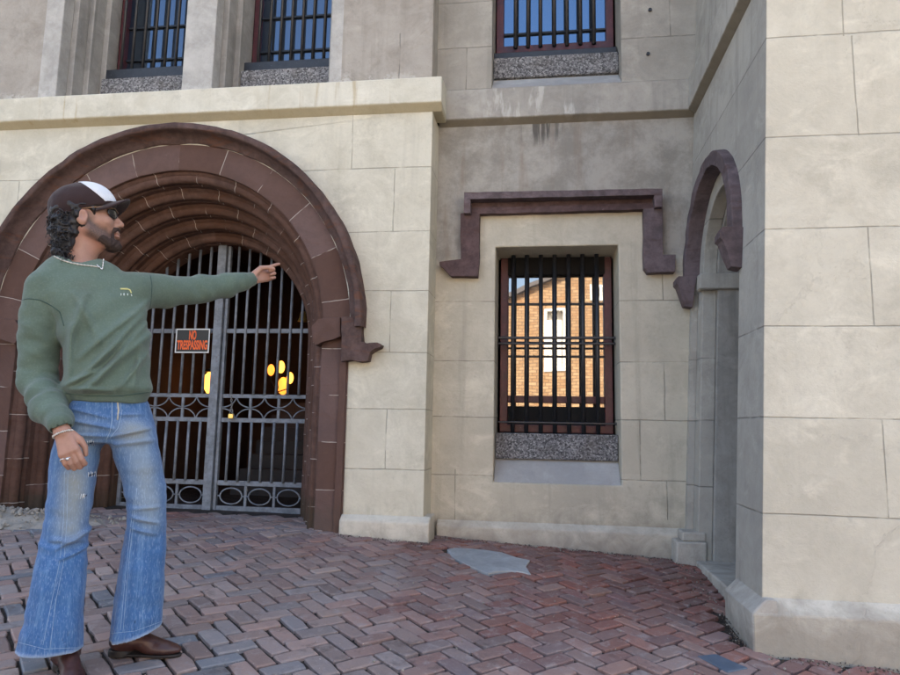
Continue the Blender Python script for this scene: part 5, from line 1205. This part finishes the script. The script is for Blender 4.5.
# --- cap, hair, beard, glasses, jewellery
M['cap'] = cloth_mat('dark brown cap', (0.032, 0.018, 0.017), .2); M['cap_w'] = cloth_mat('white cap panel', (0.66, 0.68, 0.70), .05); M['hair'] = plain('black curly hair', (0.011, 0.009, 0.009), .55, var=.3, spec=.5)
M['beard'] = plain('dark beard', (0.035, 0.020, 0.015), .8, var=.4, scale=90)
CT = R_(-9)                                                             # cap tips up at the front a little less than the head
def crown(L, off): return smin(ell(L, A3(-.014, 0, .048), (.102 + off, .081 + off, .088 + off)), ell(L, A3(.022, 0, .055), (.076 + off, .068 + off, .080 + off)), .02)
def cap_edge(L): return .020 + .33 * (L[:, 0] + .02) * .9                  # height of the sweatband
def cap_sdf(P):
    L = to_h(P); d = crown(L, .006) + .0012 * vnoise(L * 45, 61); d = smax(d, cap_edge(L) - L[:, 2], .004)
    # brim: a thin bowed plate in front
    bx, by = L[:, 0] - .055, L[:, 1]; zb = cap_edge(L) + .014 - .9 * by ** 2 * 6 - (bx > 0) * .10 * bx
    plan = np.sqrt((np.maximum(bx, -.05) / .098) ** 2 + (by / .082) ** 2) - 1
    return np.minimum(d, np.maximum(smax(plan * .07, np.abs(L[:, 2] - zb) - .0045, .002), -.015 - bx))
V, Q = nets(cap_sdf, HO - .27, HO + .27, .0032); cap_o = mesh_from('cap', V, Q, M['cap'], man)
def panel_sdf(P):
    L = to_h(P); d = np.abs(crown(L, .0075)) - .0012; edge = .058 - np.clip(.03 - L[:, 0], 0, .2) * .05
    d = np.maximum(d, .091 - .711 * L[:, 0] - .703 * L[:, 2]); return np.maximum(d, cap_edge(L) + .008 - L[:, 2])
V, Q = nets(panel_sdf, HO - .2, HO + .2, .0025); mesh_from('cap_front_panel', V, Q, M['cap_w'], cap_o)
bm = bmesh.new(); bmesh.ops.create_uvsphere(bm, u_segments=10, v_segments=6, radius=.007, matrix=Matrix.Translation(Vector(from_h(A3(-.005, 0, .144))))); finish('cap_button', bm, M['cap'], cap_o, smooth=True)
# strap and loop at the back
bm = bmesh.new(); tube(bm, [Vector(from_h(A3(-.112 - .012 * math.sin(t_), .03 * math.cos(t_) * 1.2, .004 - .010 * math.sin(t_)))) for t_ in np.linspace(0, math.pi, 9)], .0065, 6); finish('cap_strap', bm, M['cap'], cap_o, smooth=True)
def hair_sdf(P):
    L = to_h(P); d = ell(L, A3(-.020, 0, .020), (.098, .084, .090))
    d = smin(d, ell(L, A3(-.062, 0, -.045), (.055, .074, .075)), .03); d = smin(d, ell(L, A3(-.066, 0, -.112), (.052, .068, .056)), .025)
    s = L.copy(); s[:, 1] = np.abs(s[:, 1]); d = smin(d, cap(s, A3(.026, .068, .034), A3(.020, .071, -.004), .017, .009), .01)     # sideburn
    d = d + .011 * vnoise(L * 52, 71) + .006 * vnoise(L * 95, 72)
    d = smax(d, -(ell(s, A3(.012, .085, -.004), (.026, .030, .036))), .004)
    face = L[:, 0] - (.040 - .75 * np.clip(-L[:, 2] + .01, 0, .2)); return smax(smax(d, face, .01), L[:, 2] - .06, .01)
V, Q = nets(hair_sdf, HO - .27, HO + .22, .0034); hair_o = mesh_from('hair', V, Q, M['hair'], man)
bm = bmesh.new(); rc = random.Random(5)
for k in range(190):                                                    # loose curls
    th = rc.uniform(-1.25, 1.25) + math.pi; zz = rc.uniform(-.165, .02); rr = .084 if zz > -.06 else .078
    c0 = A3(-.035 + rr * .85 * math.cos(th), rr * math.sin(th), zz); ax = _n(A3(rc.gauss(0, 1), rc.gauss(0, 1), rc.gauss(0, 1) - .5)); u = _n(np.cross(ax, A3(.3, .5, .8))); v = np.cross(ax, u); r = rc.uniform(.006, .012); turns = rc.uniform(1.0, 2.2)
    tube(bm, [Vector(from_h(c0 + r * (u * math.cos(a) + v * math.sin(a)) + ax * a * .0022)) for a in np.linspace(0, turns * 2 * math.pi, int(9 * turns))], [.0022] * int(9 * turns), 4)
for k in range(240):                                                    # fine flyaway curls
    th = rc.uniform(-1.35, 1.35) + math.pi; zz = rc.uniform(-.175, .01); rr = .092 if zz > -.06 else .084
    c0 = A3(-.037 + rr * .86 * math.cos(th), rr * math.sin(th), zz); ax = _n(A3(rc.gauss(0, 1), rc.gauss(0, 1), rc.gauss(0, 1) - .8)); u = _n(np.cross(ax, A3(.3, .5, .8))); v = np.cross(ax, u); r = rc.uniform(.004, .010); turns = rc.uniform(.6, 1.6); n_ = int(10 * turns) + 3
    tube(bm, [Vector(from_h(c0 + r * (u * math.cos(a) + v * math.sin(a)) + ax * a * .0035)) for a in np.linspace(0, turns * 2 * math.pi, n_)], .0009, 3)
finish('curls', bm, M['hair'], hair_o, smooth=True)
def beard_sdf(P):
    L = to_h(P); s = L.copy(); s[:, 1] = np.abs(s[:, 1]); d = head_sdf(L) - .0030 + .0028 * vnoise(L * 150, 81)
    jaw = smin(cap(s, A3(.050, .044, -.078), A3(.070, .030, -.092), .014, .020), ell(L, A3(.088, 0, -.100), (.036, .033, .028)), .02)
    jaw = smin(jaw, ell(L, A3(.100, 0, -.037), (.016, .032, .0075)), .006); jaw = smin(jaw, cap(s, A3(.092, .026, -.040), A3(.086, .026, -.075), .008), .006)
    jaw = smax(jaw, -ell(L, A3(.104, 0, -.056), (.020, .021, .0095)), .003)
    return smax(smin(d, ell(L, A3(.083, 0, -.102), (.023, .021, .016)), .02), jaw + .003 * vnoise(L * 110, 83), .005)
V, Q = nets(beard_sdf, HO - .2, HO + .2, .0026); mesh_from('beard', V, Q, M['beard'], man)
gl = bpy.data.objects.new('sunglasses', None); link(gl, man); M['lens'] = plain('dark lens', (0.012, 0.010, 0.010), .08, var=0, spec=.8); M['frame'] = plain('bronze frame', (0.20, 0.12, 0.07), .3, .5)
for s_ in (-1, 1):
    def lens(P): 
        L = to_h(P); c = A3(.090, s_ * .034, .018); d = np.abs(ell(L, A3(.040, 0, .018), (.064, .074, .07))) - .0016; return np.maximum(d, ell(L, c, (.034, .029, .021)))
    V, Q = nets(lens, HO - .16, HO + .16, .002); mesh_from('lens', V, Q, M['lens'], gl)
bm = bmesh.new()
for s_ in (-1, 1): tube(bm, [Vector(from_h(A3(*p))) for p in ((.083, s_ * .060, .030), (.068, s_ * .072, .032), (.030, s_ * .078, .030), (-.004, s_ * .080, .026))], .0028, 6)
tube(bm, [Vector(from_h(A3(*p))) for p in ((.083, -.060, .030), (.100, -.040, .036), (.106, -.010, .030), (.108, 0, .028), (.106, .010, .030), (.100, .040, .036), (.083, .060, .030))], .0025, 6); finish('glasses_frame', bm, M['frame'], gl, smooth=True)
M['bead'] = plain('shell beads', (0.55, 0.52, 0.46), .4, var=.5, scale=160); M['silver'] = plain('silver', (0.7, 0.7, 0.68), .25, .9)
bv_b = bvh_of(body)
def ring_beads(bm, c, U, W, a, b, n, r, drop=0.0):
    for k in range(n):
        t_ = 2 * math.pi * k / n; p = c + U * a * math.cos(t_) + W * b * math.sin(t_)
        bmesh.ops.create_icosphere(bm, subdivisions=1, radius=r * (1 if k % 3 else 1.25), matrix=Matrix.Translation(Vector(p)))
def bead_line(name, line, step, r, mat):
    bm = bmesh.new(); ln = np.array(line, float); seg = np.r_[0, np.cumsum(np.linalg.norm(np.diff(ln, axis=0), axis=1))]
    for k, s_ in enumerate(np.arange(0, seg[-1], step)):
        x_, y_ = np.interp(s_, seg, ln[:, 0]), np.interp(s_, seg, ln[:, 1]); h = [q for q in (drop_on(bv_b, x_, y_, .003), drop_on(bv_s, x_, y_, .003)) if q is not None]
        if h: bmesh.ops.create_icosphere(bm, subdivisions=1, radius=r * (1.35 if k % 3 == 0 else 1), matrix=Matrix.Translation(min(h, key=lambda q: q.y)))
    return finish(name, bm, mat, man, smooth=True)
bead_line('necklace', [(55, 257), (62, 260.5), (72, 263.5), (83, 265.5), (93, 266.5), (99, 267.5)], 1.15, .0028, M['bead'])
bead_line('pendant', [(97, 265.5), (100, 268), (102, 270), (102.8, 266), (103.2, 261), (103.5, 257)], .9, .0026, M['silver'])
bm = bmesh.new(); ring_beads(bm, wr_r + QX * .012, QY, QN, .0320, .0300, 30, .0036); finish('bracelet', bm, M['bead'], man, smooth=True)
toR, frR = frame_map(wr_r, QX, QY, QN)
for (yy, xx, r) in ((-.0095, .104, .0115), (-.026, .100, .0102)):
    bm = bmesh.new(); c = A3(xx, yy * 1.04, .006); tube(bm, [Vector(frR(c + A3(.25 * r * math.sin(a), r * math.cos(a), r * math.sin(a)))) for a in np.linspace(0, 2 * math.pi, 17)[:-1]], .0021, 6, closed=True)
    if yy > -.02: bmesh.ops.create_icosphere(bm, subdivisions=2, radius=.0062, matrix=Matrix.Translation(Vector(frR(c - A3(0, 0, r)))))
    finish('finger_ring', bm, M['silver'], man, smooth=True)
